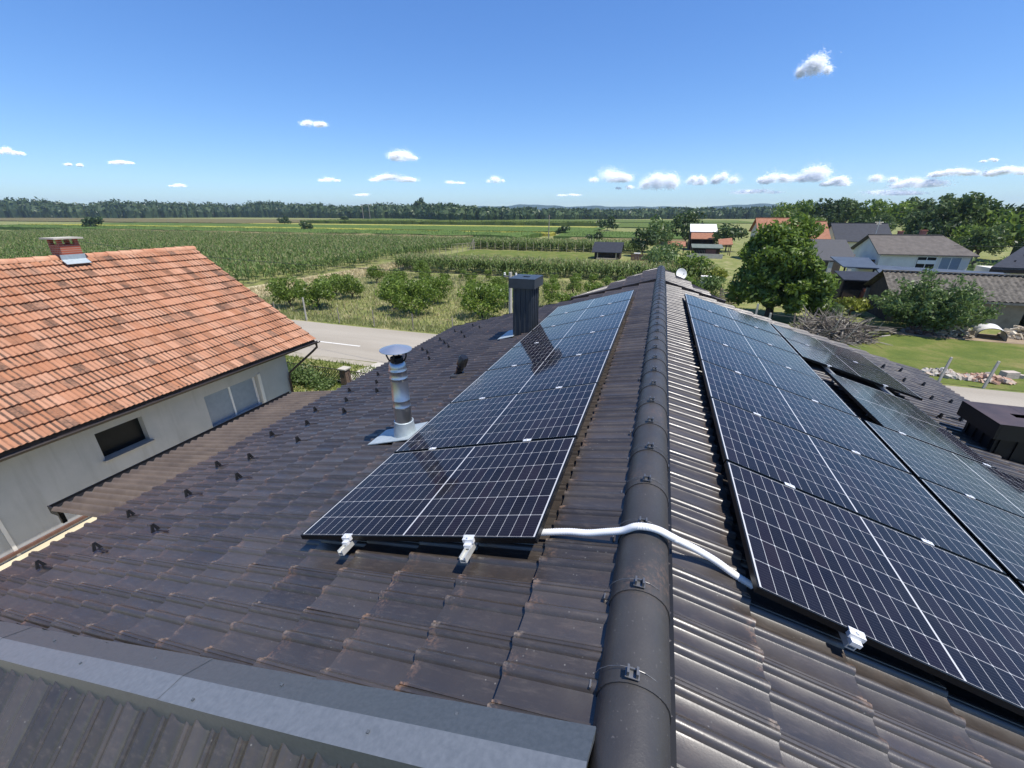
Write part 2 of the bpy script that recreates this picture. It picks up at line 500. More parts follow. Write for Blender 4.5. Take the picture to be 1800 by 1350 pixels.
PROF = [(0, .014), (.03, .015), (.05, .004), (.09, .001), (.36, .0), (.385, .003), (.405, .014), (.43, .023), (.475, .027), (.52, .023), (.55, .013), (.58, .003), (.61, .0),
        (.79, .0), (.81, .003), (.828, .014), (.85, .022), (.88, .025), (.893, .0205), (.905, .0205), (.915, .026), (.95, .027), (.985, .021), (1.0, .014)]
def tile_sheet(side, courses, y0, y1, hoff=0., step=.034, seed=1, ylim=None, prof=PROF):
    """ribbed tiles; courses = list of u start values (last is the end)"""
    rg = np.random.default_rng(seed)
    j0, j1 = math.floor(y0 / TW), math.ceil(y1 / TW)
    nt = j1 - j0
    V, UV, F = [], [], []
    cols = []
    for j in range(j0, j1):
        for f, hh in prof: cols.append((j, f, hh))
    nc = len(cols)
    rows = 0
    for k in range(len(courses) - 1):
        ua, ub = courses[k], courses[k + 1]
        jit = rg.normal(0, .0022, (nt, 3))
        for e in (0, 1):
            for (j, f, hh) in cols:
                y = (j + f) * TW
                y = min(max(y, y0), y1)
                jj = jit[j - j0]
                u = (ua - (.022 if k else 0.) if e == 0 else ub + jj[0] * 1.2)
                h = HT + hoff + hh + (-.004 if e == 0 else step + jj[1]) + jj[2] * .4 * (f - .5)
                if ylim is not None: y = min(y, ylim(u))
                V.append(RP(side, u, y, h))
                UV.append(((k + (.002 if e == 0 else .998)) , j + min(max(f, .002), .998)))
            rows += 1
    for r in range(rows - 1):
        for c in range(nc - 1):
            a, b = r * nc + c, r * nc + c + 1
            q = (a, a + nc, b + nc, b)
            pa, pb = V[a], V[b]
            if abs(pa[1] - pb[1]) < 1e-9 and abs(pa[2] - pb[2]) < 1e-9: continue
            F.append(q if side < 0 else q[::-1])
    return V, F, UV

# ================================================================== THE HOUSE UNDER THE CAMERA
house = empty('tiled_house', (0, 5.5, 0), 'house with the dark ribbed tile roof in the foreground, carrying the solar panels', 'house')
CL = [.06, .50] + [.50 + GA * k for k in range(1, 13)] + [6.20]
CR = [.06, .205, .643] + [.643 + GA * k for k in range(1, 12)] + [6.14]
Y_END = 11.35
V, F, UV = tile_sheet(-1, CL, .80, Y_END, seed=3)
tag(obj('roof', V, F, M['tile'], house, smooth=35, uv=UV), 'left roof slope of dark ribbed tiles')
V, F, UV = tile_sheet(1, CR, -1.2, Y_END - .1, seed=4)
tag(obj('roof', V, F, M['tile'], house, smooth=35, uv=UV), 'right roof slope of dark ribbed tiles with shiny ribs')
# the pointed gable end beyond the panels
for side, um in ((-1, 2.35), (1, 1.75)):
    lim = lambda u, um=um: Y_END + .02 + 2.75 * max(0., 1 - u / um)
    V, F, UV = tile_sheet(side, [.05, .5, .94, 1.38, um], Y_END - .02, 14.2, hoff=.045, seed=5, ylim=lim)
    obj('gable_roof', V, F, M['tile'], house, smooth=35, uv=UV)
    b = MB()
    p = [RP(side, .05, Y_END - .04, HT + .09), RP(side, um, Y_END - .04, HT + .09), RP(side, um, Y_END - .04, HT - .05), RP(side, .05, Y_END - .04, HT - .05)]
    p2 = [(x, y + .03, z) for x, y, z in p]
    b.add(p + p2, [(0, 1, 2, 3), (4, 7, 6, 5), (0, 4, 5, 1), (1, 5, 6, 2), (2, 6, 7, 3), (3, 7, 4, 0)])
    b.build('verge_strip', M['brown_metal'], house)
# verge boards and fascia
b = MB()
for side, ue in ((-1, 6.02), (1, 5.98)):
    def rb(u0, y0, u1, y1, h0, h1, w):
        P = []
        for u, y in ((u0, y0), (u1, y1)):
            for h in (h0, h1):
                P += [RP(side, u, y, h), RP(side, u, y + w, h)]
        b.add(P, [(0, 1, 3, 2), (4, 6, 7, 5), (0, 4, 5, 1), (2, 3, 7, 6), (0, 2, 6, 4), (1, 5, 7, 3)])
    um = 2.35 if side < 0 else 1.75
    rb(um, Y_END - .02, ue, Y_END - .02, HT - .16, HT - .005, .05)
    rb(.0, 14.08, um, Y_END + .03, HT - .14, HT + .03, .04)
b.build('verge_board', M['brown_metal'], house)
for side in (-1, 1):
    b = MB()
    x, z = RP(side, 5.86, 0, HT)[0], RP(side, 5.86, 0, HT)[2]
    b.box((x, 5.9, z - .11), (.04, 10.6, .18))
    b.build('fascia', M['brown_metal'], house)
b = MB()
zl = RP(-1, 5.3, 0, HT)[2] - .06
b.prism([(-4.95, 0), (5.1, 0), (5.1, zl), (XM, zl + 1.45), (-4.95, zl)], .9, 11.0)
b.build('wall', M['plaster_cream'], house)
# ridge
XR = .115
b = MB()
zb = ZA - .16 * SN / CS + HT / CS
def ridge_seg(y0, y1, r0, r1):
    n = 15
    V, F = [], []
    for y, r in ((y0, r0), (y1, r1)):
        for k in range(n):
            q = math.pi * (k / (n - 1))
            s = math.sin(q)
            V.append((XR - r * math.cos(q), y, zb - .012 + .02 + (r * 1.22) * (s ** .82)))
    for k in range(n - 1): F.append((k, k + 1, n + k + 1, n + k))
    m = len(V)
    for k in range(n):
        x, y, z = V[k]
        V.append((XR + (x - XR) * .9, y, zb - .012 + .02 + (z - zb - .008) * .88))
    for k in range(n - 1): F.append((k, m + k, m + k + 1, k + 1))
    b.add(V, F)
RY0, RP_ = -.62, .405
nseg = 36
clip_y = []
for k in range(nseg):
    y0 = RY0 + RP_ * k
    ridge_seg(y0, y0 + RP_ + .03, .133, .1275)
    clip_y.append(y0 + .0)
b.build('ridge_cap', M['ridge'], house, smooth=40)
b = MB()
b.box((XR - .125, 6.7, zb - .005), (.05, 14.6, .045))
b.box((XR + .125, 6.7, zb - .005), (.05, 14.6, .045))
b.build('ridge_roll', M['black'], house)
# clips with a wire over each ridge joint
zr = zb + .008 + .137 * 1.22
b = MB()
b.box((0, 0, .004), (.05, .035, .004))
b.box((-.016, .0, .017), (.008, .03, .026)); b.box((.016, .0, .017), (.008, .03, .026)); b.box((0, .012, .012), (.03, .006, .012))
w = []
for k in range(9):
    q = math.pi * (.10 + .8 * k / 8)
    w.append((-.139 * math.cos(q), .022, -.137 * 1.22 + (.140 * 1.22) * math.sin(q) ** .82))
b.tube(w, .0014, 5)
b.box((-.139, .0, -.140), (.006, .03, .035)); b.box((.139, .0, -.140), (.006, .03, .035))
clip = b.build('ridge_clip', M['alu_matt'], house, local=True)
clip['label'] = 'small metal clip and wire holding a ridge tile'
clip.data.materials[0] = simple('clip_steel', (.20, .20, .20), .45, .8)
first = True
for y in clip_y[1:]:
    o = clip if first else clip.copy()
    if not first:
        COL.objects.link(o); o.parent = house
    first = False
    o.location = (XR - .012 + RNG.normal(0, .006), y + .025 - 5.5, zr + .001)
# grey flashing across the near end of the left slope, and the steep tiles below it
def fl(u, yo, h): return RP(-1, u, yo - .018 * u, h - H0)
prof = [(.874, .026), (.743, .080), (.628, .084), (.612, -.05), (.624, -.05), (.638, .072), (.74, .070), (.868, .014)]
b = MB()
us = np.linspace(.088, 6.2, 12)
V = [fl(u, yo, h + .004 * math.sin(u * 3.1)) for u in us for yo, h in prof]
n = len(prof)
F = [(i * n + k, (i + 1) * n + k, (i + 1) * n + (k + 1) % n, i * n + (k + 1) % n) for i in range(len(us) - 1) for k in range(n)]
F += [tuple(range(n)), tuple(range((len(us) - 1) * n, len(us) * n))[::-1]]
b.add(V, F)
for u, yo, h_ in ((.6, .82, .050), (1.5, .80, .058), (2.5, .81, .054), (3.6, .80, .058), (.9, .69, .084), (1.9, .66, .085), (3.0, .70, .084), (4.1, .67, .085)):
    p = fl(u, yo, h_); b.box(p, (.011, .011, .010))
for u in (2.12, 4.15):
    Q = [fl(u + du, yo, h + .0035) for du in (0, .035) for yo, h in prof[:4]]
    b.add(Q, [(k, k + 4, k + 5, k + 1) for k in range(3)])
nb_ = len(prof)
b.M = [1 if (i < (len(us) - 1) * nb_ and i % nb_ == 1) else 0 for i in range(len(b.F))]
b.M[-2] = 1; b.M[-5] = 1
b.build('roof_flashing', [M['flash'], mottled('lit_grey_sheet', (.112, .126, .142), (.145, .160, .178), 40, .40, .0, .5, .03, 300, .001)], house)  # flat top band painted paler, its brighter light put into the sheet colour
# steep tiles
V, F, UV = [], [], []
ca, sa = math.cos(.86), math.sin(.86)
tw = .185
prof2 = [(0, .0), (.14, .0), (.22, .004), (.30, .015), (.36, .027), (.42, .031), (.48, .027), (.54, .014), (.60, .004), (.68, .0), (.78, .0), (.82, .010), (.86, .013), (.90, .010), (.94, .0), (1., .0)]
cols = [(j, f, h) for j in range(0, 35) for f, h in prof2]
nc = len(cols)
rows = []
for k in range(5):
    rows += [(k * .42 - (.12 if k == 0 else 0), 0, k), (k * .42 + .425, 1, k)]
for s, e, k in rows:
    for j, f, h in cols:
        u = -.05 + (j + f) * tw
        hh = h + (.02 if e else 0.)
        bx, by, bz = RP(-1, u, .606 - .018 * u, -H0 - .040)
        V.append((bx, by - s * ca - hh * sa, bz - s * sa + hh * ca))
        UV.append((k + (.002 if not e else .998), j + f * .99))
for r in range(len(rows) - 1):
    for c in range(nc - 1):
        a = r * nc + c
        F.append((a, a + nc, a + nc + 1, a + 1))
tag(obj('roof', V, F, M['tile'], house, smooth=40, uv=UV), 'steep ribbed tiles below the grey flashing')
# snow guards: black hoops on a strap
b = MB()
b.box((-.11, 0, .006), (.24, .016, .004))
for s in (-1, 1):
    b.add([(0, s * .038, .0), (0, s * .012, .0), (0, -s * .003, .074), (0, s * .012, .074), (.022, s * .038, .0), (.022, s * .012, .0), (.022, -s * .003, .074), (.022, s * .012, .074)],
          [(0, 1, 2, 3), (7, 6, 5, 4), (0, 4, 5, 1), (1, 5, 6, 2), (2, 6, 7, 3), (3, 7, 4, 0)])
b.box((.011, 0, .072), (.0215, .025, .010))
guard = b.build('snow_guard', M['black'], house, local=True)
GL = [(4.58, y) for y in (1.83, 2.73, 3.62, 4.54, 5.37, 6.27, 7.17, 8.06, 8.92, 9.87)]
GL += [(5.06, y) for y in (1.56, 2.43, 3.24, 4.23, 5.12, 5.97, 6.93, 7.88, 8.72, 9.70, 10.45)]
GL += [(5.53, y) for y in (1.31, 2.07, 3.10, 3.96, 4.85, 5.72, 6.61, 7.5, 8.4, 9.32, 10.2)]
GR_ = [(4.78, 9.90), (5.25, 10.2), (4.83, 9.18), (5.29, 9.42), (4.87, 8.35), (5.32, 8.62), (4.40, 7.21), (4.88, 7.55), (5.33, 7.8), (5.35, 7.0)]
first = True
for side, u, y in [(-1, *g) for g in GL] + [(1, *g) for g in GR_]:
    o = guard if first else guard.copy()
    if not first:
        COL.objects.link(o); o.parent = house
    first = False
    p = RP(side, u, y, -H0 + .012)
    o.location = (p[0], p[1] - 5.5, p[2])
    o.rotation_euler = (0, -side * -TH, 0 if side > 0 else math.pi)
    if side < 0: o.rotation_euler = (0, TH, math.pi)
    o.rotation_euler[2] += RNG.normal(0, .06)
# left metal chimney
def chimney(cx, cy, bw, bd, cw, cd, ztop, ch, zbase, label, flash_side):
    b = MB()
    b.box((cx, cy, (zbase - .4 + ztop - ch) / 2), (bw, bd, ztop - ch - zbase + .4))
    ribs = []
    for k in range(4):
        x = cx - bw / 2 + .05 + k * (bw - .1) / 3
        b.box((x, cy - bd / 2 - .008, (zbase + ztop - ch) / 2), (.022, .016, ztop - ch - zbase))
        y = cy - bd / 2 + .06 + k * (bd - .12) / 3
        for s in (-1, 1):
            b.box((cx + s * (bw / 2 + .008), y, (zbase + ztop - ch) / 2), (.016, .022, ztop - ch - zbase))
    ch_o = b.build('chimney', M['anthracite'], house)
    ch_o['label'] = label
    b = MB()
    e = .012
    for sx in (-1, 1):
        b.box((cx + sx * (cw - .02) / 2, cy, ztop - ch / 2), (.02, cd, ch))
    for sy in (-1, 1):
        b.box((cx, cy + sy * (cd - .02) / 2, ztop - ch / 2), (cw - .045, .02, ch))
    # top with a square opening
    hx, hy = .075, .06
    b.box((cx - (cw / 2 + hx) / 2, cy, ztop + .004), (cw / 2 - hx, cd, .012))
    b.box((cx + (cw / 2 + hx) / 2, cy, ztop + .004), (cw / 2 - hx, cd, .012))
    b.box((cx, cy - (cd / 2 + hy) / 2, ztop + .0035), (2 * hx - .002, cd / 2 - hy, .011))
    b.box((cx, cy + (cd / 2 + hy) / 2, ztop + .0035), (2 * hx - .002, cd / 2 - hy, .011))
    b.box((cx, cy, ztop - ch + .01), (cw - .05, cd - .05, .014))
    cp = b.build('chimney_cap', M['anthracite'], ch_o)
    b = MB()
    s = flash_side
    V = []
    for x, y in ((cx + s * bw / 2, cy - bd / 2 - .12), (cx + s * (bw / 2 + .34), cy - bd / 2 - .12), (cx + s * (bw / 2 + .34), cy + bd / 2 + .1), (cx + s * bw / 2, cy + bd / 2 + .1)):
        u = (x - XM) * s / CS
        V += [RP(s, u, y, -H0 + .022), RP(s, u, y, -H0 + .030)]
    b.add(V, [(0, 2, 4, 6), (1, 7, 5, 3), (0, 1, 3, 2), (2, 3, 5, 4), (4, 5, 7, 6), (6, 7, 1, 0)])
    b.build('chimney_flashing', M['galv'], ch_o)
    return ch_o, cp
zb_l = RP(-1, 2.62, 0, -H0)[2]
chimney(-2.50, 8.16, .40, .52, .54, .66, ZC - 1.215, .18, zb_l - .05, 'anthracite sheet metal chimney with a square cap beside the left panels', -1)
ch_o, cp = chimney(4.68, 6.60, .62, .56, .80, .74, ZC - 2.44, .20, RP(1, 4.82, 0, -H0)[2] - .08, 'sheet metal chimney with shade-black sides and rusty top beside the right panels', 1)
cp.data.materials[0] = M['black']  # cap sides coloured black, their shade put into the material
cp.data.materials.append(simple('rusty_brown_cap', (.060, .038, .032), .5, .0, .5, .35, 4))
for pg in cp.data.polygons:
    if pg.normal.z > .9: pg.material_index = 1
ch_o.data.materials[0] = M['black']  # body coloured black as well, to stand for its shaded faces
# round steel flue
fx, fy = -2.47, 3.45
z0 = RP(-1, (XM - fx) / CS, fy, -H0)[2]
zt = ZC - 1.455
b = MB()
bead = lambda z, r=.094: [(r, z - .009), (r + .005, z - .003), (r + .005, z + .003), (r, z + .009)]
pr = [(.094, z0 - .15), (.094, z0 + .36)] + bead(z0 + .375) + [(.094, z0 + .44)] + bead(z0 + .455) + [(.092, zt - .20)] + bead(zt - .17, .092) + bead(zt - .085, .092) + [(.092, zt - .05), (.087, zt - .02), (.075, zt), (.068, zt + .005)]
b.lathe(pr, (fx, fy, 0), 40)
flue = b.build('flue_pipe', M['steel'], house, smooth=40)
flue['label'] = 'shiny round steel flue with a disc cap'
b = MB()
b.lathe([(.0, zt - .005), (.068, zt - .005), (.068, zt + .055), (.060, zt + .055), (.060, zt + .0)], (fx, fy, 0), 28)
b.build('flue_neck', M['black'], flue, smooth=40)
b = MB()
zc = zt + .155
b.lathe([(.0, zc - .012), (.163, zc - .022), (.167, zc - .018), (.165, zc - .012), (.08, zc + .018), (.0, zc + .030)], (fx, fy, 0), 40)
b.build('rain_cap', simple('cap_steel', (.60, .61, .62), .42, .9, .5, .05), flue, smooth=25)
for k in range(4):
    b = MB()
    q = k * math.pi / 2 + .35
    P = []
    for r, z in ((.070, zt + .01), (.088, zt + .035), (.102, zt + .07), (.10, zc - .014)):
        P.append((fx + r * math.cos(q), fy + r * math.sin(q), z))
    b.tube(P, .009, 6)
    b.build('cap_bracket', M['black'], flue)
b = MB()
b.lathe([(.128, z0 - .10), (.124, z0 + .02), (.114, z0 + .12), (.107, z0 + .17), (.107, z0 + .19), (.096, z0 + .195)], (fx, fy, 0), 36)
V = []
for u, y in ((2.46, 3.27), (3.04, 3.24), (3.04, 3.60), (2.46, 3.70)):
    V += [RP(-1, u, y, -H0 + .030), RP(-1, u, y, -H0 + .040)]
b.add(V, [(0, 2, 4, 6), (1, 7, 5, 3), (0, 1, 3, 2), (2, 3, 5, 4), (4, 5, 7, 6), (6, 7, 1, 0)])
b.build('flue_flashing', M['galv'], flue, smooth=40)
# small black plastic vent
vx, vy = -2.86, 5.58
vz = RP(-1, (XM - vx) / CS, vy, -H0)[2]
b = MB()
d = Vector((.42, -.06, 1)).normalized()
p0 = Vector((vx, vy, vz))
b.tube([p0 - d * .05, p0 + d * .24], [.055, .050], 16)
Rv = d.to_track_quat('Z', 'Y').to_matrix()
b.lathe([(.0, .20), (.070, .20), (.082, .212), (.080, .345), (.060, .372), (.0, .374)], p0, 20, R=Rv)
b.lathe([(.052, .12), (.062, .125), (.062, .148), (.052, .152)], p0, 20, R=Rv)
vent = b.build('vent_pipe', simple('black_plastic', (.014, .014, .015), .3), house, smooth=40)
vent['label'] = 'small black capped vent pipe'
b = MB()
b.lathe([(.13, -.02), (.12, .028), (.07, .04), (.055, .04)], p0, 20, R=Matrix.Rotation(-TH, 3, 'Y'))
b.build('vent_collar', M['ridge'], vent, smooth=30)

# ================================================================== SOLAR PANELS, RAILS, CONDUIT
PL, PW, PT = 1.794, 1.134, .035
def make_panel():
    root = empty('solar_panel', (0, 0, 0), 'x', 'solar panel')
    L, Wd = PL / 2, PW / 2
    g = MB()
    g.add([(-L + .006, -Wd + .006, -.0015), (L - .006, -Wd + .006, -.0015), (L - .006, Wd - .006, -.0015), (-L + .006, Wd - .006, -.0015)], [(0, 1, 2, 3)])
    g.add([(-L + .006, -Wd + .006, -.007), (L - .006, -Wd + .006, -.007), (L - .006, Wd - .006, -.007), (-L + .006, Wd - .006, -.007)], [(3, 2, 1, 0)])
    g.build('cell_glass', M['cells'], root, local=True)
    f = MB()
    w = .011
    f.box((0, -Wd + w / 2, -PT / 2), (2 * L, w, PT)); f.box((0, Wd - w / 2, -PT / 2), (2 * L, w, PT))
    f.box((-L + w / 2, 0, -PT / 2), (w, 2 * Wd - 2 * w, PT)); f.box((L - w / 2, 0, -PT / 2), (w, 2 * Wd - 2 * w, PT))
    f.build('panel_frame', M['black_frame'], root, local=True)
    return root
panel0 = make_panel()
used = [False]
ORD = ['first', 'second', 'third', 'fourth', 'fifth', 'sixth', 'seventh', 'eighth', 'ninth', 'tenth', 'eleventh', 'twelfth']
def put_panel(side, uc, yc, label, rot90=False):
    o = copy_tree(panel0) if used[0] else panel0
    used[0] = True
    o.location = RP(side, uc, yc, RNG.normal(0, .0012))
    R = Matrix.Rotation(side * TH + RNG.normal(0, .0015), 4, 'Y')
    if rot90: R = R @ Matrix.Rotation(math.pi / 2, 4, 'Z')
    o.rotation_euler = R.to_euler()
    tag(o, label, 'solar panel', 'black solar panels on the tiled roof')
ULI, YL0 = .5057, 1.6462
URI, YR0 = .6097, 1.7135
PP = 1.154
NEAR = ['nearest the camera, two rail ends below it', 'second from the front, beside the steel flue', 'third from the front', 'fourth from the front', 'fifth from the front, below the chimney', 'sixth from the front', 'at the far end']
for k in range(7):
    put_panel(-1, ULI + PL / 2, YL0 + k * PP + PW / 2, 'solar panel left of the ridge, ' + NEAR[k])
NR = ['nearest the camera, by the white conduit', 'second from the front', 'third from the front', 'fourth from the front', 'fifth from the front', 'sixth from the front', 'at the far end']
for k in range(7):
    put_panel(1, URI + PL / 2, YR0 + k * PP + PW / 2, 'solar panel just right of the ridge, ' + NR[k])
U2 = 2.455
for k in (0, 1, 2):
    put_panel(1, U2 + PL / 2, YR0 + k * PP + PW / 2, 'solar panel in the outer right row, %s' % ['at the near end by the frame edge', 'second from the front', 'third one'][k])
for k in (5, 6):
    put_panel(1, U2 + PL / 2, YR0 + k * PP + PW / 2, 'solar panel in the outer right row, %s' % ('beyond the dark gap with rails' if k == 5 else 'at the far end next to the lawn'))
put_panel(1, 2.715 + PW / 2 - .03, 5.195 + PL / 2, 'solar panel turned lengthwise beside the black chimney, a gap on its left', True)
# rails with clamps
def rail(side, u, y0, y1, clamps, label, ends=()):
    root = empty('mounting_rail', RP(side, u, y0, -H0), label, 'rail', 'aluminium mounting rails under the panels')
    P0 = Vector(RP(side, u, y0, -H0))
    Rm = Matrix.Rotation(side * TH, 4, 'Y')
    root.rotation_euler = Rm.to_euler()
    b = MB()
    L = y1 - y0
    h = H0 - PT
    # C profile: two flanks and a base, hollow seen from the end
    b.box((-.017, L / 2, h - .020), (.006, L, .038)); b.box((.017, L / 2, h - .020), (.006, L, .038))
    b.box((0, L / 2, h - .036), (.028, L, .006)); b.box((0, L / 2, h - .018), (.028, L, .004))
    b.build('rail_profile', M['alu_matt'], root, local=True)
    k = y0 + .35
    while k < y1:
        f = MB()
        f.box((0, k - y0, .035), (.03, .012, .07)); f.box((.03, k - y0, .008), (.09, .03, .006))
        f.build('roof_hook', M['alu_matt'], root, local=True)
        k += 1.25
    for c in clamps:
        end = c in ends
        f = MB()
        if end:
            f.box((0, c - y0 - .012, H0 - .010), (.068, .022, .026)); f.box((0, c - y0 + .004, H0 + .004), (.068, .020, .005))
            f.box((0, c - y0 - .03, H0 - .030), (.045, .030, .022)); f.lathe([(.0, .012), (.008, .012), (.008, 0)], (0, c - y0 - .01, H0), 8)
        else:
            f.box((0, c - y0, H0 + .004), (.068, .032, .005)); f.box((0, c - y0, H0 - .01), (.03, .012, .03)); f.lathe([(.0, .014), (.007, .014), (.007, 0.005)], (0, c - y0, H0), 8)
        f.build('panel_clamp', M['alu'], root, local=True)
mid = lambda y0, ks: [y0 + k * PP - .010 for k in ks]
rail(-1, 1.851, YL0 - .10, YL0 + 7 * PP + .02, [YL0] + mid(YL0, range(1, 7)), 'rail under the left panels, the lower one, its end and clamp near the outer corner', [YL0])
rail(-1, .920, YL0 - .12, YL0 + 7 * PP + .02, [YL0] + mid(YL0, range(1, 7)), 'rail under the left panels, the upper one, its end and clamp nearer the ridge', [YL0])
rail(1, 1.050, YR0 - .035, YR0 + 7 * PP + .02, [YR0] + mid(YR0, range(1, 7)), 'rail under the inner right row, the upper one with the clamp at the front edge', [YR0])
rail(1, 1.930, YR0 + .05, YR0 + 7 * PP + .02, mid(YR0, range(1, 7)), 'rail under the inner right row, the lower one', [])
rail(1, 2.860, YR0 + .05, YR0 + 7 * PP + .02, mid(YR0, (1, 2, 3, 6)) + [YR0 + 5 * PP - .01], 'rail crossing the dark gap in the outer right row, the one nearer the ridge', [])
rail(1, 3.700, YR0 + .05, YR0 + 7 * PP + .02, mid(YR0, (1, 2, 3, 6)) + [YR0 + 5 * PP - .01], 'rail crossing the dark gap in the outer right row, the one nearer the eave', [])
# white corrugated conduit over the ridge
pts = [RP(-1, .60, 1.80, -.095), RP(-1, .50, 1.80, -.088), RP(-1, .38, 1.805, -.088), RP(-1, .27, 1.80, -.092), RP(-1, .17, 1.795, -.080),
       (XR - .115, 1.79, zr - .038), (XR - .055, 1.785, zr + .010), (XR + .0, 1.785, zr + .024), (XR + .06, 1.79, zr + .016), (XR + .125, 1.81, zr - .024),
       RP(1, .25, 1.84, -.042), RP(1, .36, 1.87, -.070), RP(1, .48, 1.885, -.098), RP(1, .58, 1.875, -.118), RP(1, .68, 1.86, -.125)]
P = [Vector(p) for p in pts]
path = []
for i in range(len(P) - 1):
    a, b_, c_, d_ = P[max(i - 1, 0)], P[i], P[i + 1], P[min(i + 2, len(P) - 1)]
    for k in range(16):
        s = k / 16
        path.append(.5 * ((2 * b_) + (c_ - a) * s + (2 * a - 5 * b_ + 4 * c_ - d_) * s * s + (3 * b_ - a - 3 * c_ + d_) * s ** 3))
b = MB()
b.tube(path, [.0185 + .0012 * (1 if i % 2 else -1) for i in range(len(path))], 14)
tag(b.build('cable_conduit', M['white_plastic'], smooth=60), 'white corrugated conduit lying over the ridge between the two panel rows', 'conduit')

# ================================================================== CARPORT AND ORANGE ROOFED NEIGHBOUR
cp_ = empty('carport', (-6.6, 4.4, 0), 'low brown corrugated roof with black gutter between the two houses', 'carport')
V, F = [], []
ys = np.arange(2.20, 6.46, .02)
for y in ys:
    h = .055 * (.5 + .5 * math.cos(y / .118 * 2 * math.pi)) ** .7
    V += [(-5.55, y, ZC - 3.46 + h), (-7.46, y, ZC - 3.80 + h)]
for i in range(len(ys) - 1): F.append((2 * i, 2 * i + 1, 2 * i + 3, 2 * i + 2))
obj('roof', V, F, M['carport'], cp_, smooth=60)
b = MB()
gx, gz = -7.59, ZC - 3.83
poly = [(gx + .11 * math.cos(q), gz + .11 * math.sin(q)) for q in np.linspace(math.pi * .95, math.pi * 2.05, 10)]
poly += [(gx + .100 * math.cos(q), gz + .100 * math.sin(q)) for q in np.linspace(math.pi * 2.05, math.pi * .95, 10)]
b.prism(poly, 2.26, 6.50)
b.box((gx, 2.262, gz - .04), (.21, .012, .13))
b.box((gx + .02, 2.30, gz - .16), (.05, .05, .20))
b.box((-7.40, 4.4, ZC - 3.88), (.05, 4.1, .10))
b.build('gutter', M['black'], cp_)
for y in (4.0, 6.3):
    b = MB(); b.box((-7.2, y, (ZC - 3.93) / 2), (.1, .1, ZC - 3.93)); b.build('post', M['brown_metal'], cp_)

nb = empty('orange_roof_house', (-16.1, 3, 0), 'long house with stained orange clay tile roof and grey side wall on the left', 'house')
NX0, NZ0, NX1, NZ1, NY1 = -16.12, ZC - 1.20, -11.22, ZC - 4.20, 11.06
ln_ = math.hypot(NX1 - NX0, NZ1 - NZ0)
tx, tz = (NX1 - NX0) / ln_, (NZ1 - NZ0) / ln_
nx_, nz_ = -tz, tx
TWN = .205
def clay(side):
    V, F, UV = [], [], []
    ncs = 17
    g = ln_ / ncs
    pf = [(0, .006), (.08, .022), (.2, .026), (.32, .012), (.5, .004), (.56, .016), (.7, .018), (.82, .006), (1., .0)]
    cols = [(j, f, h) for j in range(0, 68) for f, h in pf]
    nc = len(cols)
    rr = 0
    rg = np.random.default_rng(11 + side)
    for k in range(ncs):
        jit = rg.normal(0, .003, 68)
        for e in (0, 1):
            for j, f, h in cols:
                s = k * g if e == 0 else (k + 1) * g + jit[j]
                hh = h + (.046 + jit[j] * .8 if e else 0)
                y = NY1 - (j + f) * TWN
                sag = -.02 * math.sin(s / ln_ * math.pi) + .012 * math.sin(y * .9 + s)
                V.append((NX0 + side * (s * tx + (hh + sag) * nx_), y, NZ0 + s * tz + (hh + sag) * nz_))
                UV.append((k + (.01 if e == 0 else .99), j + min(max(f, .01), .99)))
            rr += 1
    for r in range(rr - 1):
        for c in range(nc - 1):
            a = r * nc + c
            F.append((a, a + nc, a + nc + 1, a + 1)[::-1 if side > 0 else 1])
    return V, F, UV
nroof = None
for side in (1, -1):
    V, F, UV = clay(side)
    r_ = obj('roof', V, F, M['clay'], nb, smooth=35, uv=UV)
    if side == 1: nroof = r_
b = MB()
for k in range(42):
    y1_ = NY1 + .02 - k * .335
    n = 9
    V = []
    for y, r in ((y1_, .105), (y1_ - .36, .125)):
        for i in range(n):
            q = math.pi * i / (n - 1)
            V.append((NX0 - r * math.cos(q) * 1.1, y, NZ0 - .035 + r * math.sin(q) * 1.05 + RNG.normal(0, .001)))
    b.add(V, [(i, n + i, n + i + 1, i + 1) for i in range(n - 1)])
b.build('ridge_cap', mottled('clay_ridge', (.42, .17, .09), (.56, .32, .20), 3, .85), nb, smooth=40)
# walls as a gable prism
WX = -12.0
GX = NX0 - (WX - NX0)
zw = NZ0 + (WX - NX0) * (NZ1 - NZ0) / (NX1 - NX0) - .10
b = MB()
# long near wall with openings: pieces butted round the windows
YW1, YW0 = 10.31, -2.2
ops = [(4.74, 5.73, ZC - 5.50, ZC - 4.80), (7.31, 9.05, ZC - 5.95, ZC - 4.95)]
xs = WX - .15
def wallpiece(y0, y1, z0_, z1_): b.box((xs, (y0 + y1) / 2, (z0_ + z1_) / 2), (.30, y1 - y0, z1_ - z0_))
e = [YW0, ops[0][0], ops[0][1], ops[1][0], ops[1][1], YW1]
for i in range(0, 5, 2): wallpiece(e[i], e[i + 1], 0, zw)
for y0, y1, z0_, z1_ in ops:
    wallpiece(y0, y1, 0, z0_); wallpiece(y0, y1, z1_, zw)
b.box((GX + .15, (YW0 + YW1) / 2, zw / 2), (.3, YW1 - YW0, zw))
for y in (YW1 - .15, YW0 + .15):
    b.prism([(GX + .30, 0), (WX - .30, 0), (WX - .30, zw), (NX0, NZ0 - .25), (GX + .30, zw)], y - .15, y + .15)
b.build('wall', M['plaster_grey'], nb)
b = MB()
b.box((WX - .20, (ops[0][0] + ops[0][1]) / 2, (ops[0][2] + ops[0][3]) / 2), (.02, .99, .70))
w1 = b.build('window', M['glass_dark'], nb)
w1['label'] = 'small dark window'
b = MB(); b.box((WX + .02, 5.235, ops[0][2] - .02), (.14, 1.10, .035)); b.build('sill', M['concrete'], w1)
b = MB()
ya, yb, za_, zb_ = ops[1]
ym = 8.17
